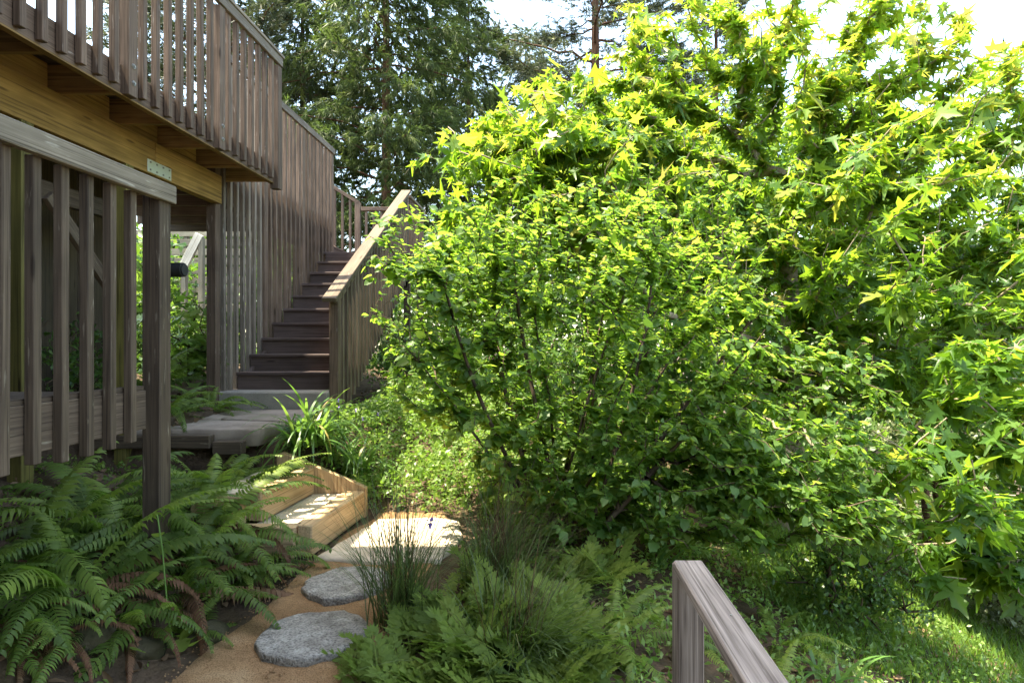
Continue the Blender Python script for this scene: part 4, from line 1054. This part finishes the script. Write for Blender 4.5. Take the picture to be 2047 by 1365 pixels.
# flowers
def flower(x, y, z, s, label, n=6, stem=None):
    t = thing('iris_flower', label, 'flower', (x, y, z), 'small violet flowers')
    tv, tf = OVAL
    me = bpy.data.meshes.get('petal') or mesh_np('petal', tv, tf, M['petal'])
    for k in range(n):
        m = Matrix.Rotation(k / n * 6.283, 4, 'Z') @ Matrix.Rotation(R(-30 if k % 2 else 40), 4, 'X') @ Matrix.Scale(s, 4)
        obj('petal', me, t, mat4=m)
    zz = zgf(x, y) - z
    obj('stem', box_mesh(abs(zz), .003, .003, M['rush'], 0), t, loc=(0, 0, zz / 2))
flower(-.67, 3.52, -1.06, .045, 'violet iris standing in front of the sunlit slab')
for x, y, z, lab in [(-1.66, 5.25, -.60, 'tiny blue flower in the middle of the clump right of the landing'), (-1.74, 5.05, -.56, 'tiny blue flower nearest the arching strap leaves'),
                     (-1.57, 5.15, -.66, 'lowest tiny blue flower of the clump right of the landing'), (-1.83, 5.3, -.52, 'highest tiny blue flower beside the stair post'),
                     (-1.48, 5.3, -.64, 'rightmost tiny blue flower above the bright groundcover')]:
    flower(x, y, z, .026, lab, 5)

# fringed round leaved plant at the path edge
fp = thing('fringecup_plant', 'round fringed leaves and one tall stalk at the path edge', 'plant', (-1.60, 2.60, zgf(-1.6, 2.6)))
tv, tf = ROUND; rme = mesh_np('round_leaf', tv, tf, M['lace'], np.full(len(tf), .75))
rr_ = random.Random(4)
fl_ = [(rr_.gauss(0, .09), rr_.gauss(-.02, .08), rr_.uniform(.03, .10), rr_.uniform(.04, .065), rr_.uniform(0, 6)) for _ in range(18)]
for (dx, dy, dz, s, a) in fl_ + [(-.10, .03, .32, .06, 2.4), (-.09, .02, .50, .045, .6), (-.04, .0, .2, .05, 4)]:
    m = Matrix.Translation((dx, dy, dz)) @ Matrix.Rotation(a, 4, 'Z') @ Matrix.Rotation(R(-25), 4, 'X') @ Matrix.Scale(s, 4)
    obj('leaf', rme, fp, mat4=m)
sp_ = np.array([(0, 0, 0), (-.03, 0, .12), (-.05, .01, .26), (-.07, .02, .42), (-.10, .03, .58)])
V, F = tubes(sp_, np.arange(-1, 4), norm(np.gradient(sp_, axis=0)), np.full(5, .003), 5)
obj('stalk', mesh_np('stalk', V, F, M['strap'], np.full(len(F), .8)), fp)

# ------------------------------------------------------------------ ground cover, lawn, litter (uncountable)
def cover(name, label, cat, n, sampler, tpl, mat, size, hmax, seed, up=.6, tmean=.5):
    r_ = np.random.default_rng(seed); xy = sampler(r_, n)
    h = r_.random(len(xy)) ** .8 * hmax * (.35 + .65 * (np.sin(xy[:, 0] * 4.1 + 1) * np.sin(xy[:, 1] * 3.3) * .5 + .5))
    P = np.column_stack([xy, zg(xy[:, 0], xy[:, 1]) + h])
    a = r_.uniform(0, 6.283, len(P)); y = np.column_stack([np.cos(a), np.sin(a), r_.normal(.15, .35, len(P))]); nn = norm(np.array([0, 0, 1.]) + r_.normal(0, up, P.shape))
    V, F = scatter(*tpl, basis(y, nn), P, size * r_.uniform(.5, 1.3, len(P)))
    t = np.clip(r_.normal(tmean, .22, len(P)), 0, 1)
    o = obj(name, mesh_np(name, V, F, mat, np.repeat(t, len(tpl[1])))); tag(o, label, cat, kind='stuff'); return o
def poly_sampler(x0, x1, y0, y1, ok):
    def f(r_, n):
        xy = np.column_stack([r_.uniform(x0, x1, n * 2), r_.uniform(y0, y1, n * 2)]); return xy[ok(xy[:, 0], xy[:, 1])][:n]
    return f
SPRIG = clump_template(6, 9, SMALL, .6)
cover('groundcover', 'bright leafy groundcover between the slab and the stairs', 'groundcover', 8000,
      poly_sampler(-2.0, 1.2, 4.35, 9.0, lambda x, y: ((x > -1.30) | (y > 4.55)) & (x > -1.98) & ~((x < -.5) & (y < 4.48))), SPRIG, M['lush'], .08, .28, 51)
cover('undergrowth', 'small green leaves covering the ground beneath the shrub', 'groundcover', 2600,
      poly_sampler(-.5, 3.2, 2.3, 5.2, lambda x, y: (x > -.45) & ((x - .45) ** 2 + (y - 1.9) ** 2 > .1)), SPRIG, M['lush'], .06, .14, 52)  # brighter leaf colour stands in for sun reaching this ground
cover('far_undergrowth', 'leafy undergrowth on the hillside behind the garden', 'groundcover', 5200,
      poly_sampler(-9, 14, 6.0, 22, lambda x, y: ((y > 9) | (x > 1.2) | (x < -3.7)) & ~((x > 1.6) & (x < 4.9) & (y < 7.2))), SPRIG, M['bush'], .20, .45, 53)
cover('bed_undergrowth', 'low leaves and shoots between the ferns on the left', 'groundcover', 700,
      poly_sampler(-3.4, -1.55, 2.2, 4.6, lambda x, y: x < -1.6), SPRIG, M['fern'], .05, .1, 54)
cover('leaf_litter', 'brown dead leaves on the soil among ferns and shrubs', 'litter', 6000,
      poly_sampler(-3.6, 4.0, 2.0, 8.0, lambda x, y: (x < -1.55) | (x > -.45)), OVAL, M['litter'], .055, .02, 55, .5)
cover('path_litter', 'scattered tiny brown bits lying on the garden path', 'litter', 260,
      poly_sampler(-1.45, -.7, 2.0, 3.6, lambda x, y: x > -9), OVAL, M['litter'], .018, .0, 56, .2)

GRIT = (np.array([(.5, 0, 0), (-.3, .45, 0), (-.3, -.45, 0), (0, 0, .6)]), np.array([(0, 1, 3), (1, 2, 3), (2, 0, 3)]))
r_ = np.random.default_rng(58); n = 5200
f_ = r_.integers(0, len(ys) - 1, n); tt = r_.random(n); gy_ = ys[f_] + r_.random(n) * (ys[1] - ys[0]); gx_ = xl[f_] * (1 - tt) + xr[f_] * tt
keep = (gy_ > 1.8) & ((gx_ + 1.06) ** 2 + (gy_ - 3.22) ** 2 > .055) & ((gx_ + 1.035) ** 2 + (gy_ - 2.69) ** 2 > .065) & ~((gx_ > -1.38) & (gy_ > 3.5))
P = np.column_stack([gx_, gy_, zg(gx_, gy_) + .010])[keep]; a = r_.uniform(0, 6.28, len(P))
Bz = np.stack([np.column_stack([np.cos(a), np.sin(a), 0 * a]), np.column_stack([-np.sin(a), np.cos(a), 0 * a]), np.tile([0, 0, 1.], (len(a), 1))], -1)
V, F = scatter(*GRIT, Bz, P, r_.uniform(.004, .013, len(P)) * (1 + 1.2 * (r_.random(len(P)) < .05)))
tag(obj('path_grit', mesh_np('path_grit', V, F, M['path'])), 'loose grit lying on the garden path', 'gravel', kind='stuff')
r_ = np.random.default_rng(60); n = 26000
gxy = np.column_stack([r_.uniform(1.3, 5.2, n), r_.uniform(3.3, 8.5, n)])
gxy = gxy[(gxy[:, 0] > 1.5 + .0 * gxy[:, 1])]
a = r_.uniform(0, 6.283, len(gxy)); P = np.column_stack([gxy, zg(gxy[:, 0], gxy[:, 1])])
BL = (np.array([(-.06, 0, 0), (.06, 0, 0), (.03, .25, .6), (0, .5, 1.0)]), np.array([(0, 1, 2), (0, 2, 3)]))
Bz = np.stack([np.column_stack([np.cos(a), np.sin(a), 0 * a]), np.column_stack([-np.sin(a), np.cos(a), 0 * a]), np.tile([0, 0, 1.], (len(a), 1))], -1)
V, F = scatter(*BL, Bz, P, r_.uniform(.05, .12, len(P)))
tag(obj('lawn_grass', mesh_np('lawn_grass', V, F, M['grass'], np.repeat(np.clip(r_.normal(.5, .25, len(P)), 0, 1), 2))), 'sunlit grass covering the slope at the lower right', 'grass', kind='stuff')
